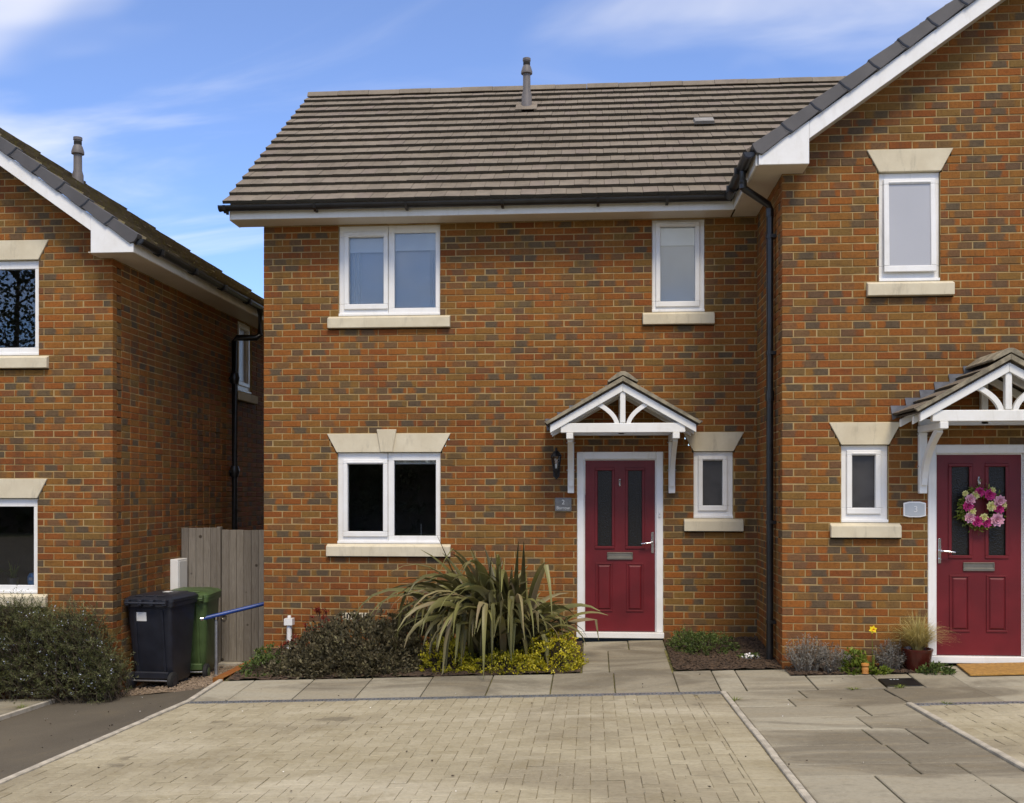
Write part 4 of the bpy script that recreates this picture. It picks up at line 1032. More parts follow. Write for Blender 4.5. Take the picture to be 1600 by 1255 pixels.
# ------------------------------------------------------------------ plants
def leafq(m, p, d, L, W, r_, tone, fold=0.25):
    d = d.normalized(); s = d.cross(Vector((r_.uniform(-1, 1), r_.uniform(-1, 1), r_.uniform(-1, 1))))
    if s.length < 1e-3: return
    s.normalize(); n = d.cross(s); m.t = tone; mid = p + d * L * 0.5
    i = [m.p(*p), m.p(*(mid + s * W + n * W * fold)), m.p(*(p + d * L)), m.p(*(mid - s * W + n * W * fold))]
    m.face((i[0], i[1], i[2])); m.face((i[0], i[2], i[3]))
def rv(r_):
    while True:
        v = Vector((r_.uniform(-1, 1), r_.uniform(-1, 1), r_.uniform(-1, 1)))
        if 0.05 < v.length < 1: return v.normalized()
def shrub(name, label, cat, lobes, n, L, W, mat, seed, clump=0.09, sub=None, group=None, up=0.35, stem=60, extra=None):
    """lobes: list of (cx, cy, cz, rx, ry, rz) half-ellipsoids; leaves gathered in clumps near their surface"""
    r_ = random.Random(seed); c0 = lobes[0]; root = empty(name, (c0[0], c0[1], c0[2]), label, cat, group)
    m = MB(); st = MB(); tot = sum(l[3] * l[4] + l[3] * l[5] for l in lobes)
    for (cx, cy, cz, rx, ry, rz) in lobes:
        k = int(n * (rx * ry + rx * rz) / tot); done = 0
        while done < k:
            v = rv(r_); v.z = abs(v.z) * 1.05 - 0.05
            rad = r_.uniform(0.60, 1.03) ** 0.5 * r_.uniform(0.88, 1.08)
            q = Vector((cx + v.x * rx * rad, cy + v.y * ry * rad, cz + v.z * rz * rad))
            dark = r_.uniform(0.0, 1.0); nn = r_.randint(8, 22)
            cs = clump * r_.uniform(0.5, 1.3)
            if st is not None and r_.random() < stem / max(1, k / 14):
                st.tube([(cx + (q.x - cx) * 0.3, cy + (q.y - cy) * 0.3, cz - 0.02), tuple((Vector((cx, cy, cz)) + q) / 2 + Vector((0, 0, 0.03))), tuple(q)], 0.004, 4, False)
            for _ in range(nn):
                o_ = rv(r_) * cs * r_.random(); p = q + o_; d = (v * 0.8 + rv(r_) * 0.9 + Vector((0, 0, up))).normalized()
                if p.z < G(p.x, p.y) + 0.005 and p.x > 0.07: p.z = G(p.x, p.y) + 0.01
                leafq(m, p, d, L * r_.uniform(0.6, 1.3), W * r_.uniform(0.7, 1.2), r_, (min(1, max(0, 0.15 + 0.55 * dark + r_.uniform(-0.2, 0.32))), 0, 0)); done += 1
    m.build('foliage', M[mat], root)
    if st.f: st.build('stems', M['bark'], root)
    if extra:
        for nm, mt, cnt, s in extra:
            e = MB()
            for _ in range(cnt):
                l = r_.choice(lobes); v = rv(r_); v.z = abs(v.z); v.y = -abs(v.y)
                q = Vector((l[0] + v.x * l[3] * 1.02, l[1] + v.y * l[4] * 1.02, l[2] + v.z * l[5] * 1.02))
                for _ in range(4): leafq(e, q, rv(r_), s, s * 0.4, r_, (0.5, 0, 0))
            e.build(nm, M[mt], root)
    return root
shrub('shrub', 'dusky mounded evergreen shrub under the two-light window', 'shrub', [(1.38, -0.92, -0.24, 0.68, 0.62, 0.60), (0.92, -0.98, -0.25, 0.46, 0.52, 0.44), (1.92, -0.70, -0.20, 0.44, 0.55, 0.62), (1.72, -1.12, -0.2, 0.42, 0.42, 0.44), (1.25, -1.30, -0.25, 0.80, 0.32, 0.28)], 31000, 0.040, 0.0115, 'hebe', 1, 0.065)
shrub('shrub', 'low golden yellow variegated shrub around the flax', 'shrub', [(3.42, -1.20, -0.13, 0.30, 0.40, 0.36), (2.95, -1.36, -0.16, 0.50, 0.24, 0.17), (2.28, -1.20, -0.18, 0.28, 0.30, 0.34), (3.0, -0.9, -0.14, 0.6, 0.3, 0.26)], 13000, 0.026, 0.010, 'yellow', 2, 0.05)
shrub('shrub', 'sparse red-leaved shrub behind the white vent pipe', 'shrub', [(0.80, -0.42, 0.0, 0.22, 0.14, 0.40), (0.50, -0.62, -0.22, 0.14, 0.12, 0.30)], 900, 0.032, 0.009, 'redleaf', 3, 0.04, stem=30)
shrub('shrub', 'small green creeping shrub at the bed corner by the brick edging', 'shrub', [(0.40, -1.18, -0.27, 0.27, 0.34, 0.22), (0.30, -0.8, -0.27, 0.18, 0.3, 0.26)], 3000, 0.026, 0.009, 'greenleaf', 4, 0.045)
shrub('perennial', 'feathery green geranium mound in the soil right of the door', 'plant', [(5.02, -0.62, -0.06, 0.36, 0.34, 0.20), (4.82, -0.42, -0.05, 0.2, 0.25, 0.2)], 4200, 0.030, 0.006, 'greenleaf', 5, 0.05)
shrub('primrose', 'white-flowered plant beside the black downpipe foot', 'plant', [(5.40, -1.10, -0.055, 0.09, 0.07, 0.06)], 160, 0.04, 0.014, 'greenleaf', 6, 0.03, stem=0, extra=[('blossom', 'petal_white', 26, 0.032)])
def sticks(name, label, c, rx, ry, h, n, seed, mat='lavender', lean=0.5):
    r_ = random.Random(seed); root = empty(name, c, label, 'plant', 'plants along the wall by the wreathed door'); m = MB()
    for _ in range(n):
        a = r_.uniform(0, 6.28); q = r_.random() ** 0.5; b0 = Vector((c[0] + math.cos(a) * rx * q * 0.45, c[1] + math.sin(a) * ry * q * 0.45, c[2]))
        tip = Vector((c[0] + math.cos(a) * rx * q, c[1] + math.sin(a) * ry * q, c[2] + h * r_.uniform(0.55, 1.05) * (1 - 0.35 * q * q)))
        k = 7; s = rv(r_) * 0.0016; t0 = r_.random() * 0.7 + 0.15
        pr = None
        for i in range(k + 1):
            t = i / k; p = b0.lerp(tip, t) + Vector((0, 0, 0.06 * math.sin(t * 3.1))) * lean
            if i > 1:
                for _ in range(3): leafq(m, p, (tip - b0).normalized() * 0.6 + rv(r_), r_.uniform(0.018, 0.034), 0.0032, r_, (min(1, max(0, t0 + r_.uniform(-0.25, 0.25) + 0.2 * t)), 0, 0))
            cur = (m.p(*(p - s)), m.p(*(p + s)))
            if pr: m.face((pr[0], pr[1], cur[1], cur[0]))
            pr = cur
    m.build('foliage', M[mat], root)
sticks('lavender_plant', 'dry grey lavender clump next to the downpipe', (5.84, -1.75, -0.075), 0.22, 0.14, 0.36, 150, 11)
sticks('lavender_plant', 'silvery lavender clump under the small dark window', (6.07, -1.80, -0.07), 0.17, 0.13, 0.28, 110, 12)
sticks('lavender_plant', 'brown twiggy lavender clump left of the red pot', (6.62, -1.76, -0.05), 0.17, 0.10, 0.30, 110, 13)
shrub('perennial', 'bright leafy green plant between the lavender clumps', 'plant', [(6.27, -1.77, -0.065, 0.15, 0.12, 0.22)], 650, 0.05, 0.013, 'lime', 14, 0.05, stem=10)
shrub('perennial', 'small lime plant beside the ochre ornament', 'plant', [(6.46, -1.86, -0.06, 0.11, 0.06, 0.08)], 260, 0.04, 0.012, 'lime', 15, 0.03, stem=0)
shrub('perennial', 'spreading green plant at the foot of the red pot', 'plant', [(6.98, -1.90, -0.035, 0.16, 0.10, 0.09)], 650, 0.032, 0.009, 'greenleaf', 16, 0.04, stem=0)
# potted grass
pg = empty('potted_grass', (6.86, -1.77, -0.035), 'straw-coloured grass in a dark red pot by the wreathed door', 'plant pot')
m = MB(); m.lathe([(0.095, 0.0), (0.115, 0.08), (0.135, 0.19), (0.140, 0.20), (0.140, 0.215), (0.125, 0.215), (0.12, 0.19), (0.0001, 0.185)], (6.86, -1.77, -0.035), 20); m.build('pot', M['pot'], pg)
def blades(m, c, n, h, spread, wd, r_, seg=6, tone=(0.1, 0.9)):
    for _ in range(n):
        a = r_.uniform(0, 6.28); hh = h * r_.uniform(0.5, 1.1); sp = spread * r_.random() ** 0.7; pr = None
        dirv = Vector((math.cos(a), math.sin(a), 0)); sd_ = dirv.cross(Vector((0, 0, 1))) * wd; m.t = (r_.uniform(*tone), 0, 0); b0 = Vector(c) + dirv * r_.uniform(0, 0.04)
        for i in range(seg + 1):
            t = i / seg; p = b0 + dirv * sp * t ** 1.4 + Vector((0, 0, hh * (t - 0.55 * t ** 3 * sp / spread)))
            w_ = sd_ * (1 - t * 0.85); cur = (m.p(*(p - w_)), m.p(*(p + w_)))
            if pr: m.face((pr[0], pr[1], cur[1], cur[0]))
            pr = cur
m = MB(); blades(m, (6.86, -1.77, 0.15), 750, 0.40, 0.36, 0.0034, random.Random(4)); m.build('grass_blades', M['straw'], pg)
# daffodil
df = empty('daffodil', (6.45, -1.74, -0.055), 'single yellow daffodil standing before the brick wall', 'flower')
m = MB(); m.tube([(6.45, -1.74, -0.06), (6.455, -1.735, 0.15), (6.448, -1.74, 0.33), (6.448, -1.765, 0.355)], 0.0035, 6); m.build('stem', M['lime'], df)
for k in range(6):
    a = k * math.pi / 3 + 0.3; m = MB(); c_ = Vector((6.448, -1.775, 0.355)); d = Vector((math.cos(a), -0.15, math.sin(a))); s = Vector((-math.sin(a), 0, math.cos(a)))
    i = [m.p(*c_), m.p(*(c_ + d * 0.022 + s * 0.013)), m.p(*(c_ + d * 0.042)), m.p(*(c_ + d * 0.022 - s * 0.013))]; m.face(i); m.build('petal', M['petal_yellow'], df)
m = MB(); m.lathe([(0.007, 0.0), (0.009, -0.018), (0.013, -0.026), (0.0001, -0.012)], (6.448, -1.775, 0.355), 10, 'y'); m.build('trumpet', M['petal_orange'], df)
m = MB(); blades(m, (6.45, -1.74, -0.055), 9, 0.26, 0.10, 0.006, random.Random(2)); m.build('leaf_blades', M['lime'], df)
# ornament
og = MB(); og.lathe([(0.0001, 0), (0.036, 0.0), (0.030, 0.02), (0.034, 0.045), (0.026, 0.060), (0.038, 0.075), (0.036, 0.092), (0.0001, 0.10)], (6.345, -1.90, -0.04), 14)
tag(og.build('garden_ornament', M['terra']), 'little ochre pottery ornament on the slab edge', 'ornament')

# flax: every strap leaf its own part
fx_ = empty('flax_plant', (2.84, -0.88, -0.14), 'large bronze-green flax with arching strap leaves by the front door', 'plant')
r_ = random.Random(21)
NL = 300
for k in range(NL):
    if k < 6: az, el, Ls, bend = [(2.45, 1.12, 1.50, 0.25), (1.9, 1.35, 1.35, 0.25), (0.9, 1.2, 1.2, 0.8), (-0.35, 0.75, 1.25, 1.5), (-0.25, 0.6, 1.05, 1.3), (3.3, 0.55, 1.25, 1.2)][k]
    elif k > 250: az, el, Ls, bend = r_.uniform(-math.pi, math.pi), r_.uniform(1.25, 1.52), r_.uniform(0.95, 1.35), r_.uniform(0.3, 1.3)
    elif k > 205: az, el, Ls, bend = r_.uniform(-2.9, -1.3), r_.uniform(0.95, 1.3), r_.uniform(1.25, 1.65), r_.uniform(2.5, 3.3)
    else:
        az = r_.uniform(-math.pi, math.pi)
        if r_.random() < 0.55: az = r_.uniform(-math.pi, 0.1)          # most fall to the front
        el = r_.uniform(0.85, 1.50); Ls = r_.uniform(1.05, 1.75); bend = r_.uniform(1.4, 3.1)
        if az > 0.1: Ls *= 0.80; bend *= 0.6; el = max(el, 1.22)
        if abs(az) > 2.5: Ls = min(Ls, 1.3); bend = max(bend, 1.9)
    b0 = Vector((2.84 + r_.uniform(-0.28, 0.28), -0.88 + r_.uniform(-0.18, 0.18), -0.13)); W = r_.uniform(0.030, 0.047); seg = 11
    if -math.pi < az < 0: Ls *= 1.10
    if math.cos(az) > 0.35 and k > 5: Ls *= 0.66
    fold_at = r_.uniform(0.45, 0.8) if r_.random() < 0.3 else 2.0
    p = b0.copy(); e = el; m = MB(); pr = None; tone0 = r_.uniform(0.0, 0.8) if k <= 250 else r_.uniform(0.0, 0.45); roll = r_.uniform(-0.7, 0.7); roll0 = r_.uniform(-1.2, 1.2); az2 = az
    for i in range(seg + 1):
        t = i / seg
        d = Vector((math.cos(az2) * math.cos(e), math.sin(az2) * math.cos(e), math.sin(e)))
        s = Vector((-math.sin(az2), math.cos(az2), 0)); n = d.cross(s); ra = roll0 * min(1, t * 2.5) + roll * t; s, n = s * math.cos(ra) + n * math.sin(ra), n * math.cos(ra) - s * math.sin(ra)
        wv = W * min(1.0, 0.55 + 1.4 * t) * (1 - max(0, t - 0.55) / 0.45 * 0.93)
        m.t = (min(1, max(0, tone0 + 0.25 * math.sin(t * 5 + k) * 0.6)), 0, 0)
        up_ = n * wv * 0.35
        if p.y > -0.05: p.y = -0.05
        cur = (m.p(*(p - s * wv - up_)), m.p(*p), m.p(*(p + s * wv - up_)))
        if pr:
            m.face((pr[0], pr[1], cur[1], cur[0]), smooth=True); m.face((pr[1], pr[2], cur[2], cur[1]), smooth=True)
        pr = cur; st = Ls / seg
        p = p + d * st
        if p.z < G(p.x, p.y) + 0.03: p.z = G(p.x, p.y) + 0.03
        e -= bend / seg * (0.12 + 1.76 * t)
        if t < fold_at <= t + 1 / seg: e -= 1.3
        e = max(e, -1.45)
    m.build('leaf', M['flax'], fx_, org=tuple(b0))

# rosemary hedge
def rosemary(label, x0, x1, y0, y1, zb, h, n, seed):
    r_ = random.Random(seed); root = empty('rosemary_bush', ((x0 + x1) / 2, (y0 + y1) / 2, zb), label, 'bush'); m = MB(); fl = MB(); st = MB()
    for _ in range(n):
        x = r_.uniform(x0, x1); y = r_.uniform(y0, y1); f = (x - x0) / (x1 - x0); edge = min(1.0, (1 - f) * 5 + 0.35)
        hh = h * (0.84 + 0.07 * math.sin(x * 3.1 + 2) + 0.07 * math.sin(x * 7.7 + 1)) * edge
        zs = zb + r_.random() ** 0.75 * hh * 0.86; az = r_.uniform(0, 6.28); out_ = Vector((math.cos(az) * 0.55, math.sin(az) * 0.6 - 0.25, 0))
        if y < y0 + 0.2: out_.y -= 0.35
        d = (out_ + Vector((0, 0, r_.uniform(-0.1, 1.1)))).normalized(); Ls = r_.uniform(0.10, 0.24); p = Vector((x, y, zs)); t0 = r_.uniform(0.05, 0.75); curl = Vector((0, 0, r_.uniform(-0.5, 0.9)))
        st.tube([tuple(p - d * 0.12 - Vector((0, 0, 0.06))), tuple(p), tuple(p + d * Ls * 0.6)], 0.0028, 3, False)
        for i in range(12):
            t = i / 11; q = p + d * Ls * t + curl * Ls * 0.35 * t * t
            for _ in range(2): leafq(m, q, d * 0.9 + rv(r_) * 0.8 + curl * 0.4, r_.uniform(0.022, 0.036), 0.0028, r_, (min(1, max(0, t0 + 0.25 * t + r_.uniform(-0.15, 0.2))), 0, 0))
        if r_.random() < 0.06 and y < y0 + 0.3:
            for _ in range(5): leafq(fl, p + d * Ls * r_.uniform(0.4, 1) + rv(r_) * 0.02, rv(r_), 0.016, 0.006, r_, (0.5, 0, 0))
    m.build('foliage', M['rosemary'], root); fl.build('blossom', M['petal_blue'], root); st.build('stems', M['bark'], root)
rosemary('blue-flowered rosemary hedge under the neighbouring ground floor window', -3.9, -1.22, -1.38, -0.86, -0.56, 1.20, 4600, 31)

def weed(label, x, y, n, h, sp, mat, seed, cat='weed'):
    m = MB(); z = G(x, y); blades(m, (x, y, z), n, h, sp, 0.003, random.Random(seed), 5); tag(m.build('weed', M[mat], org=(x, y, z)), label, cat, 'weeds in the paving')
weed('grass tuft growing at the edge of the neighbouring slab path', -1.95, -1.72, 60, 0.10, 0.09, 'lime', 1)
weed('weed patch beside the black inspection cover', 6.50, -2.45, 50, 0.035, 0.07, 'lime', 2)
weed('weed growing over the kerb near its drain corner', 5.00, -2.95, 30, 0.04, 0.07, 'lime', 3)
weed('weed in the slab joint near the second channel drain', 6.62, -3.33, 30, 0.03, 0.06, 'greenleaf', 4)
weed('weed at the kerb foot nearest the right edge of the picture', 6.40, -5.55, 40, 0.04, 0.05, 'lime', 5)
weed('moss tuft below the lavender on the slab joint', 6.10, -2.47, 40, 0.02, 0.07, 'lime', 6)

# ------------------------------------------------------------------ things around the houses
def lettering(text, size, loc, parent, mat='letter'):
    cu = bpy.data.curves.new('lettering', 'FONT'); cu.body = text; cu.size = size; cu.align_x = 'CENTER'; cu.align_y = 'CENTER'; cu.extrude = 0.001; cu.materials.append(M[mat])
    t = bpy.data.objects.new('lettering_source', cu); me = bpy.data.meshes.new_from_object(t); bpy.data.objects.remove(t)
    o = bpy.data.objects.new('lettering', me); o.location = loc; o.rotation_euler = (R(90), 0, 0); link(o, parent); return o
pl = MB(); pl.box(3.381, 3.568, -0.016, -0.003, 1.436, 1.588); p2 = tag(pl.build('house_number_sign', M['slate'], bevel=0.002), 'square grey slate house sign left of the middle front door', 'sign')
lettering('2', 0.075, (3.474, -0.0175, 1.536), p2); lettering('Barrow', 0.050, (3.474, -0.0175, 1.472), p2)
pl = MB(); cx, cz = 6.889, 1.487
pts = [(cx - 0.105, cz - 0.062), (cx - 0.05, cz - 0.075), (cx + 0.05, cz - 0.075), (cx + 0.105, cz - 0.062), (cx + 0.105, cz + 0.062), (cx + 0.05, cz + 0.075), (cx - 0.05, cz + 0.075), (cx - 0.105, cz + 0.062)]
pl.extr_xz(pts, Y3 - 0.018, Y3 - 0.003); p3 = tag(pl.build('house_number_sign', M['white'], bevel=0.002), 'pale barrel-shaped house number plate beside the wreathed door', 'sign')
pi = MB(); pi.extr_xz([(cx + (x - cx) * 0.88, cz + (z - cz) * 0.84) for x, z in pts], Y3 - 0.0195, Y3 - 0.0181); pi.build('plate_face', M['grey_plaque'], p3)
lettering('3', 0.085, (cx + 0.008, Y3 - 0.0215, cz), p3, 'white')
# bell
be = MB(); be.box(4.548, 4.572, -0.014, -0.001, 1.37, 1.44); bo = tag(be.build('doorbell', M['white'], bevel=0.003), 'small white bell push on the right jamb of the middle door', 'doorbell')
bq = MB(); bq.lathe([(0.0001, -0.019), (0.006, -0.018), (0.006, -0.0145)], (4.56, 0.0, 1.405), 10, 'y'); bq.build('button', M['galv'], bo)
# lantern
ln = empty('wall_lantern', (3.398, 0, 1.81), 'black coach lantern on the wall left of the canopy post', 'lamp'); lx, ly = 3.398, -0.105
m = MB(); m.extr_xz([(lx - 0.035, 1.83), (lx, 1.795), (lx + 0.035, 1.83), (lx + 0.04, 1.90), (lx, 1.955), (lx - 0.04, 1.90)], -0.022, -0.003); m.build('back_plate', M['lantern'], ln)
m = MB(); m.tube([(lx, -0.02, 1.86), (lx, -0.08, 1.84), (lx, ly, 1.87), (lx, ly, 1.905)], 0.011, 8); m.build('arm', M['lantern'], ln)
m = MB(); m.lathe([(0.0001, 0), (0.034, 0.0), (0.036, 0.018), (0.0001, 0.02)], (lx, ly, 1.90), 6); m.build('base', M['lantern'], ln)
m = MB()
for k in range(6):
    a = k * math.pi / 3; m.tube([(lx + 0.035 * math.cos(a), ly + 0.035 * math.sin(a), 1.915), (lx + 0.056 * math.cos(a), ly + 0.056 * math.sin(a), 2.06)], 0.005, 5)
m.build('cage', M['lantern'], ln)
m = MB(); m.lathe([(0.033, 0.0), (0.053, 0.145)], (lx, ly, 1.915), 6); m.build('glass', M['glass'], ln)
m = MB(); m.lathe([(0.066, 0.0), (0.062, 0.012), (0.030, 0.055), (0.012, 0.066), (0.014, 0.085), (0.0001, 0.105)], (lx, ly, 2.055), 12); m.build('hood', M['lantern'], ln)
m = MB(); m.lathe([(0.010, 0), (0.010, 0.05), (0.0001, 0.055)], (lx, ly, 1.92), 8); m.build('bulb', M['petal_white'], ln)
# wreath
wx, wz, wy = 7.497, 1.50, Y3 + 0.005; wr = empty('door_wreath', (wx, wy, wz), 'pink and cream flower wreath hanging on the red door', 'wreath')
r_ = random.Random(9); m = MB()
for _ in range(900):
    a = r_.uniform(0, 6.28); rad = 0.155 + r_.gauss(0, 0.025); q = Vector((wx + math.cos(a) * rad, wy - r_.uniform(0, 0.05), wz + math.sin(a) * rad))
    leafq(m, q, Vector((math.cos(a + 0.7), -0.3, math.sin(a + 0.7))) + rv(r_) * 0.9, r_.uniform(0.025, 0.055), 0.008, r_, (r_.random(), 0, 0))
m.build('foliage', M['lime'], wr)
m = MB(); n = 20; m.loft([[(wx + math.cos(a) * (0.155 + 0.012 * math.cos(t)), wy - 0.012 + 0.012 * math.sin(t), wz + math.sin(a) * (0.155 + 0.012 * math.cos(t))) for t in (0, 1.57, 3.14, 4.71)] for a in [k * 2 * math.pi / n for k in range(n + 1)]], False); m.build('ring', M['bark'], wr)
def rosette(c, s, mat):
    m = MB()
    for ringk, (rad, nn, tilt) in enumerate(((0.25, 5, 1.1), (0.6, 7, 0.75), (1.0, 9, 0.35))):
        for k in range(nn):
            a = k * 6.283 / nn + ringk * 0.4 + r_.uniform(-0.1, 0.1); d = Vector((math.cos(a) * math.cos(tilt), -math.sin(tilt), math.sin(a) * math.cos(tilt))); sd_ = Vector((-math.sin(a), 0, math.cos(a))) * s * 0.38
            p0 = c + d * s * rad * 0.25 + Vector((0, -0.008 * (3 - ringk), 0)); p1 = p0 + d * s * (0.35 + rad * 0.5)
            i = [m.p(*p0), m.p(*((p0 + p1) / 2 + sd_)), m.p(*p1), m.p(*((p0 + p1) / 2 - sd_))]; m.face(i)
    m.build('flower', M[mat], wr)
for i, (dx, dz, s, mt) in enumerate([(-0.02, 0.155, 0.05, 'magenta'), (0.075, 0.13, 0.058, 'magenta'), (-0.105, 0.085, 0.055, 'pink'), (-0.125, 0.02, 0.055, 'magenta'), (-0.11, -0.09, 0.055, 'pink'), (-0.04, -0.125, 0.055, 'magenta'), (0.045, -0.135, 0.052, 'magenta'),
                                     (0.14, -0.11, 0.068, 'pink'), (0.16, 0.0, 0.055, 'magenta'), (0.165, 0.065, 0.062, 'pink'), (-0.055, 0.125, 0.042, 'cream_petal'), (0.09, 0.02, 0.05, 'cream_petal'), (0.02, -0.09, 0.045, 'cream_petal'), (-0.09, -0.03, 0.042, 'cream_petal'), (0.20, 0.03, 0.036, 'cream_petal'), (0.10, 0.17, 0.034, 'cream_petal'), (-0.15, 0.14, 0.032, 'cream_petal')]):
    rosette(Vector((wx + dx, wy - 0.045, wz + dz)), s, mt)
# doormat, inspection cover, pipe, vent
m = MB(); zm = G(7.7, -1.8) + 0.004
m.loft([[(7.235, -2.08, G(7.235, -2.08) + 0.004), (8.05, -2.08, G(8.05, -2.08) + 0.004), (8.05, -1.63, G(8.05, -1.63) + 0.004), (7.265, -1.63, G(7.265, -1.63) + 0.004)], [(7.235, -2.08, G(7.235, -2.08) + 0.022), (8.05, -2.08, G(8.05, -2.08) + 0.022), (8.05, -1.63, G(8.05, -1.63) + 0.022), (7.265, -1.63, G(7.265, -1.63) + 0.022)]])
tag(m.build('doormat', M['coir'], bevel=0.004), 'ochre coir doormat in front of the wreathed door', 'doormat')
m = MB(); block(m, 6.41, 6.72, -2.39, -2.09, 0.004, 0.004, 0.03, (0.5, 0, 0), (0,) * 4, 0.004); ic = tag(m.build('inspection_cover', M['lantern']), 'black square inspection cover set in the slabs', 'drain cover')
for k in range(3):
    t = MB(); x = 6.50 + 0.03 * k; t.box(x, x + 0.02, -2.15, -2.14, G(x, -2.145) + 0.0045, G(x, -2.145) + 0.0065); t.build('cover_mark', M['paper'], ic)
vp = empty('vent_pipe', (0.338, -0.12, -0.24), 'white capped plastic vent pipe standing in the bed by the wall', 'pipe')
m = MB(); m.lathe([(0.030, 0), (0.030, 0.40), (0.0001, 0.40)], (0.338, -0.12, -0.24), 12); m.build('pipe', M['white'], vp)
m = MB(); m.box(0.290, 0.386, -0.17, -0.07, 0.130, 0.205); m.lathe([(0.022, 0), (0.020, 0.03), (0.0001, 0.034)], (0.338, -0.12, 0.2055), 10); m.build('cap', M['white'], vp, bevel=0.008)
m = MB(); m.box(0.93, 1.24, -0.010, -0.001, 0.180, 0.262); ab = tag(m.build('air_brick', M['stone'], bevel=0.003), 'cream air brick low in the wall behind the dusky shrub', 'vent')
for k in range(9):
    s = MB(); s.box(0.945 + k * 0.032, 0.965 + k * 0.032, -0.0115, -0.0102, 0.195, 0.247); s.build('slot', M['dark'], ab)
m = MB(); m.box(-1.428, -1.325, 0.75, 1.05, 0.20, 0.815); mbx = tag(m.build('meter_box', M['white'], bevel=0.006), 'white utility meter box on the neighbouring side wall', 'meter box')
m = MB(); m.box(-1.324, -1.318, 0.775, 1.025, 0.225, 0.79); m.build('box_door', M['fascia'], mbx, bevel=0.003)

# bins, seen from their wheeled back
def rrect(hw, hd, r, n=4):
    pts = []
    for sx, sy, a0 in ((1, 1, 0), (-1, 1, 90), (-1, -1, 180), (1, -1, 270)):
        for k in range(n + 1):
            a = R(a0 + 90 * k / n); pts.append((sx * (hw - r) + r * math.cos(a), sy * (hd - r) + r * math.sin(a)))
    return pts
def wbin(label, cx, cy, z, mat, rot, sticker):
    root = empty('wheelie_bin', (cx, cy, z), label, 'bin', 'wheelie bins by the side gate')
    ca, sa = math.cos(rot), math.sin(rot); xf = lambda x, y, zz: (cx + x * ca - y * sa, cy + x * sa + y * ca, z + zz)
    m = MB(xf); rings = []
    for zz, hw, hd, yo in ((0.07, 0.215, 0.22, 0.04), (0.09, 0.225, 0.235, 0.04), (0.30, 0.236, 0.262, 0.02), (0.93, 0.268, 0.318, 0.0), (0.935, 0.285, 0.335, 0.0), (0.985, 0.288, 0.338, 0.0)):
        rings.append([(x, y + yo, zz) for x, y in rrect(hw, hd, 0.05)])
    m.loft(rings, smooth=True); m.build('body', M[mat], root)
    for sx in (-0.16, 0.16):
        rb = MB(xf); rb.loft([[(sx - 0.014, -0.205, 0.16), (sx + 0.014, -0.205, 0.16), (sx + 0.014, -0.24, 0.16), (sx - 0.014, -0.24, 0.16)], [(sx - 0.014, -0.30, 0.90), (sx + 0.014, -0.30, 0.90), (sx + 0.014, -0.335, 0.90), (sx - 0.014, -0.335, 0.90)]]); rb.build('rib', M[mat], root)
    m = MB(xf); m.loft([[(x, y + 0.01, zz) for x, y in rrect(hw, hd, 0.055)] for zz, hw, hd in ((0.988, 0.293, 0.345), (1.020, 0.293, 0.345), (1.045, 0.262, 0.315), (1.065, 0.17, 0.22))], smooth=True); ld = m.build('lid', M[mat], root)
    for sx in (-0.13, 0.0, 0.13):
        rb = MB(xf); rb.box(sx - 0.05, sx + 0.05, -0.30, 0.30, 1.046, 1.062); rb.build('lid_ridge', M[mat], ld, bevel=0.008)
    m = MB(xf); m.tube([(-0.24, -0.395, 0.985), (0.24, -0.395, 0.985)], 0.015, 8); m.build('handle_bar', M[mat], root)
    for sx in (-0.22, -0.07, 0.07, 0.22):
        rb = MB(xf); rb.box(sx - 0.022, sx + 0.022, -0.405, -0.32, 0.955, 1.022); rb.build('hinge', M[mat], root, bevel=0.006)
    for sx in (-0.245, 0.245):
        m = MB(xf); m.lathe([(0.0001, -0.028), (0.085, -0.028), (0.1, -0.018), (0.1, 0.018), (0.085, 0.028), (0.0001, 0.028)], (sx, -0.235, 0.1), 20, 'x'); wh = m.build('wheel', M['rubber'], root)
        m = MB(xf); m.lathe([(0.0001, -0.031), (0.055, -0.031), (0.055, 0.031), (0.0001, 0.031)], (sx, -0.235, 0.1), 14, 'x'); m.build('hub', M[mat], wh)
    m = MB(xf); m.tube([(-0.25, -0.235, 0.1), (0.25, -0.235, 0.1)], 0.011, 8); m.build('axle', M['galv'], root)
    m = MB(xf); m.box(-0.20, 0.20, -0.26, -0.17, 0.12, 0.20); m.build('axle_housing', M[mat], root, bevel=0.01)
    if sticker:
        m = MB(xf); m.loft([[(-0.17, -0.3005, 0.775), (-0.03, -0.3005, 0.775), (-0.03, -0.310, 0.875), (-0.17, -0.310, 0.875)], [(-0.17, -0.3055, 0.775), (-0.03, -0.3055, 0.775), (-0.03, -0.315, 0.875), (-0.17, -0.315, 0.875)]]); m.build('sticker', M['paper'], root)
        m = MB(xf); m.box(-0.02, 0.06, 0.05, 0.16, 1.066, 1.069); m.build('lid_sticker', M['paper'], ld)
wbin('black wheelie bin with a white sticker against the neighbouring wall', -1.105, -0.26, G(-1.1, -0.5) - 0.005, 'bin_black', R(-4), True)
wbin('green wheelie bin half hidden behind the black one', -1.03, 0.42, G(-1.0, 0.3) - 0.005, 'bin_green', R(6), False)

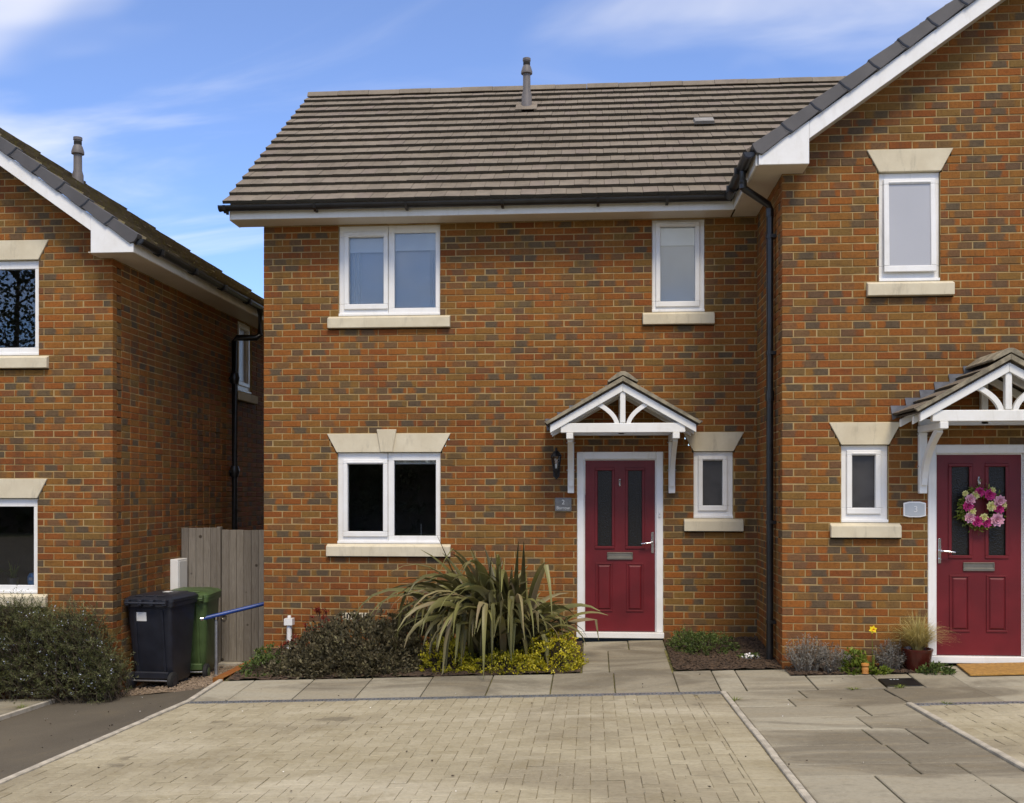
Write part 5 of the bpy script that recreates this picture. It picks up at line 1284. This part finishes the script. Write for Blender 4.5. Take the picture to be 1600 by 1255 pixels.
# gate, each plank a part
gt_ = empty('wooden_gate', (-0.75, 1.1, -0.52), 'weathered close-boarded side gate and fence panel between the two houses', 'gate')
r_ = random.Random(14); x = XL + 0.005
while x < -0.96:
    w_ = min(0.096, -0.955 - x); m = MB(); m.t = (r_.random(), 0, 0); m.box(x, x + w_ - 0.004, 1.10 + r_.uniform(0, 0.006), 1.125, -0.62, 1.195 + r_.uniform(-0.004, 0.004)); m.build('plank', M['wood'], gt_, bevel=0.003); x += w_
m = MB(); m.t = (0.2, 0, 0); m.box(-0.952, -0.905, 1.075, 1.16, -0.62, 1.21); m.build('post', M['wood'], gt_, bevel=0.004)
x = -0.898
while x < -0.06:
    w_ = 0.096; m = MB(); m.t = (r_.random(), 0, 0); m.box(x, x + w_ - 0.004, 1.105 + r_.uniform(0, 0.006), 1.13, -0.50, 1.170 + r_.uniform(-0.004, 0.004)); m.build('plank', M['wood'], gt_, bevel=0.003); x += w_
for z in (-0.3, 0.35, 1.0):
    m = MB(); m.t = (0.3, 0, 0); m.box(-1.42, -0.07, 1.134, 1.175, z, z + 0.09); m.build('rail', M['wood'], gt_)
m = MB(); m.loft([[(-0.865 + 0.033 * math.cos(a) + 0.005 * math.cos(a) * math.cos(t), 1.088 + 0.005 * math.sin(t), 0.07 + (0.033 + 0.005 * math.cos(t)) * math.sin(a)) for t in (0, 1.57, 3.14, 4.71)] for a in [k * 6.2832 / 16 for k in range(17)]], False); m.lathe([(0.0001, -0.012), (0.018, -0.012), (0.018, 0.0)], (-0.865, 1.10, 0.10), 10, 'y'); m.build('ring_handle', M['steel_dull'], gt_)
m = MB(); m.box(-0.905, -0.02, 0.98, 1.20, -0.62, -0.505); tag(m.build('door_step', M['kerb'], bevel=0.006), 'concrete sill under the weathered side gate', 'step')
# handrail
hr = empty('handrail', (-0.66, 0.26, -0.55), 'blue-gripped metal handrail on one post beside the gate path', 'handrail')
m = MB(); m.tube([(-0.66, 0.26, G(-0.66, 0.26) - 0.05), (-0.66, 0.26, 0.17)], 0.021, 12); m.lathe([(0.05, 0), (0.05, 0.012), (0.0001, 0.013)], (-0.66, 0.26, G(-0.66, 0.26)), 12); m.build('post', M['galv'], hr)
m = MB(); m.tube([(-0.79, 0.17, 0.155), (0.0, 0.62, 0.335)], 0.024, 12); m.build('rail', M['blue'], hr)
m = MB(); m.lathe([(0.031, -0.03), (0.031, 0.03)], (-0.66, 0.26, 0.165), 12); m.tube([(-0.815, 0.156, 0.149), (-0.785, 0.173, 0.156)], 0.026, 12); m.build('clamp', M['chrome'], hr)
# brick edging of the bed, each brick a part
ed = empty('brick_edging', (0.02, -0.9, -0.45), 'two-course orange brick edging at the bed corner beside the gate path', 'edging')
r_ = random.Random(33)
for row in range(2):
    for k in range(7):
        y0_ = -1.60 + k * 0.225 + (0.11 if row else 0); zb = -0.235 - 0.075 * (2 - row) + 0.0; m = MB()
        if y0_ + 0.215 > -0.03: continue
        add_brick(m, lambda u, w_, z: (-0.055 + w_, u, z), y0_, y0_ + 0.215, zb, zb + 0.068, 0.11, (r_.uniform(0.3, 0.62), 0.1, 0.5), r_.uniform(0, 0.006), 0.0); m.build('brick', M['brick'], ed)
m = MB(); m.box(-0.045, 0.05, -1.595, -0.03, -0.62, -0.386); m.build('footing', M['mortar'], ed)
# things on the neighbouring window sill
vs_ = empty('sill_plant', (-2.66, -0.64, 0.602), 'trailing green houseplant inside the neighbouring window', 'plant')
m = MB(); m.lathe([(0.045, 0), (0.06, 0.09), (0.0001, 0.085)], (-2.66, -0.64, 0.602), 12); m.build('pot', M['flue'], vs_)
m = MB(); blades(m, (-2.66, -0.64, 0.69), 16, 0.22, 0.26, 0.010, random.Random(6), 7); m.build('leaf_blades', M['lime'], vs_)
m = MB(); m.lathe([(0.0001, 0), (0.05, 0.0), (0.068, 0.05), (0.066, 0.11), (0.045, 0.15), (0.0001, 0.155)], (-2.405, -0.665, 0.602), 14)
M['sky_blue'] = simple('sky_blue_ceramic', (0.10, 0.33, 0.62), 0.3)
bo = tag(m.build('window_ornament', M['sky_blue']), 'rounded light blue ornament inside the neighbouring window', 'ornament')
m = MB(); m.box(-2.425, -2.385, -0.7355, -0.732, 0.675, 0.705); m.build('motif', M['petal_white'], bo)
m = MB(); m.box(-3.46, -2.30, -0.71, -0.55, 0.575, 0.60); tag(m.build('inner_sill', M['white']), 'white inner window board holding the houseplant', 'shelf')

# ------------------------------------------------------------------ trees across the street, seen only in the window panes
def tree(label, x, y, h, cr, n, seed, leaf=0.26):
    r_ = random.Random(seed); z0 = -0.3; root = empty('tree', (x, y, z0), label, 'tree', 'trees across the street'); t = MB()
    t.tube([(x, y, z0 - 0.3), (x + 0.1, y, z0 + h * 0.25), (x, y + 0.1, z0 + h * 0.55), (x + 0.1, y, z0 + h * 0.92)], [0.24, 0.19, 0.13, 0.03], 8)
    for k in range(26):
        a = r_.uniform(0, 6.28); hb = h * r_.uniform(0.25, 0.85); L = cr * r_.uniform(0.6, 1.05)
        p = Vector((x, y, z0 + hb)); q = p + Vector((math.cos(a) * L * 0.55, math.sin(a) * L * 0.55, L * 0.3)); e = p + Vector((math.cos(a + 0.3) * L, math.sin(a + 0.3) * L, L * 0.65)); t.tube([tuple(p), tuple(q), tuple(e)], [0.06, 0.035, 0.01], 5)
    t.build('trunk', M['bark'], root); m = MB()
    for _ in range(n // 12):
        v = rv(r_); c = Vector((x + v.x * cr * r_.uniform(0.4, 1), y + v.y * cr * r_.uniform(0.4, 1), z0 + h * 0.55 + v.z * h * 0.43))
        for _ in range(12): leafq(m, c + rv(r_) * 0.5, rv(r_), leaf * r_.uniform(0.7, 1.3), leaf * 0.35, r_, (r_.random(), 0, 0))
    m.build('crown', M['tree'], root)
for i, (x, h, cr, lb) in enumerate([(-33, 15, 4.5, 'tall tree across the street farthest to the west'), (-24, 16, 5, 'tallest tree across the street'), (-15, 8.5, 4, 'rounded tree across the street before the neighbour'), (-7, 7.5, 4, 'low bushy tree across the street by the tarmac'),
                                    (1, 7.5, 4.2, 'low bushy tree facing the lounge window'), (9, 7.8, 4.3, 'low bushy tree facing the middle door'), (17, 8, 4.4, 'low bushy tree facing the wreathed door'), (25, 8.5, 4.5, 'rounded tree across the street farthest to the east')]):
    tree(lb, x, -41 + (i % 2) * 2.5, h, cr, 5200 if i > 1 else 17000, 100 + i, 0.26 if i > 1 else 0.20)
r_ = random.Random(77); hd = empty('hedge', (-4, -39, -0.3), 'long clipped hedge across the street', 'hedge'); m = MB()
for _ in range(11000):
    x, y, z = r_.uniform(-40, 32), -38 + r_.uniform(-0.7, 0.7), r_.uniform(-0.3, 3.4 + 0.4 * math.sin(r_.random() * 6)); leafq(m, Vector((x, y, z)), rv(r_), 0.45, 0.17, r_, (r_.random(), 0, 0))
m.build('foliage', M['tree'], hd); m = MB(); m.box(-40, 32, -38.6, -37.6, -0.6, 3.0); m.build('branches', M['bark'], hd)

# ------------------------------------------------------------------ litter on the paving
r_ = random.Random(55)
for nm, mt, n_, sz in (('leaf_litter', 'bark', 130, (0.006, 0.018)), ('petal_litter', 'petal_white', 60, (0.004, 0.009))):
    m = MB()
    for _ in range(n_):
        x, y = (r_.uniform(0.2, 6.2), r_.uniform(-7.0, -1.65)) if r_.random() < 0.75 else (r_.uniform(-1.8, 0.0), r_.uniform(-5, -1.0)); z = G(x, y) + 0.008
        leafq(m, Vector((x, y, z)), Vector((r_.uniform(-1, 1), r_.uniform(-1, 1), 0.08)), r_.uniform(*sz) * 1.6, r_.uniform(*sz) * 0.5, r_, (r_.random(), 0, 0))
    tag(m.build(nm, M[mt]), 'small dry leaves strewn over the paving' if nm[0] == 'l' else 'pale petals and chips strewn over the paving', 'litter', kind='stuff')

gf = empty('garden_fence', (-0.7, 9.0, -0.6), 'boarded garden fence at the far end of the side passage', 'fence')
r_ = random.Random(8); x = -9.0
for _ in range(9): pass
m = MB(); m.box(-9.0, 12.0, 9.06, 9.10, 0.2, 0.3); m.box(-9.0, 12.0, 9.06, 9.10, 1.0, 1.1); m.build('rail', M['wood'], gf)
while x < 12.0:
    m = MB(); m.t = (r_.random(), 0, 0); m.box(x, x + 0.146, 9.03, 9.052, -0.7, 1.3 + r_.uniform(-0.01, 0.01)); m.build('plank', M['wood'], gf); x += 0.15
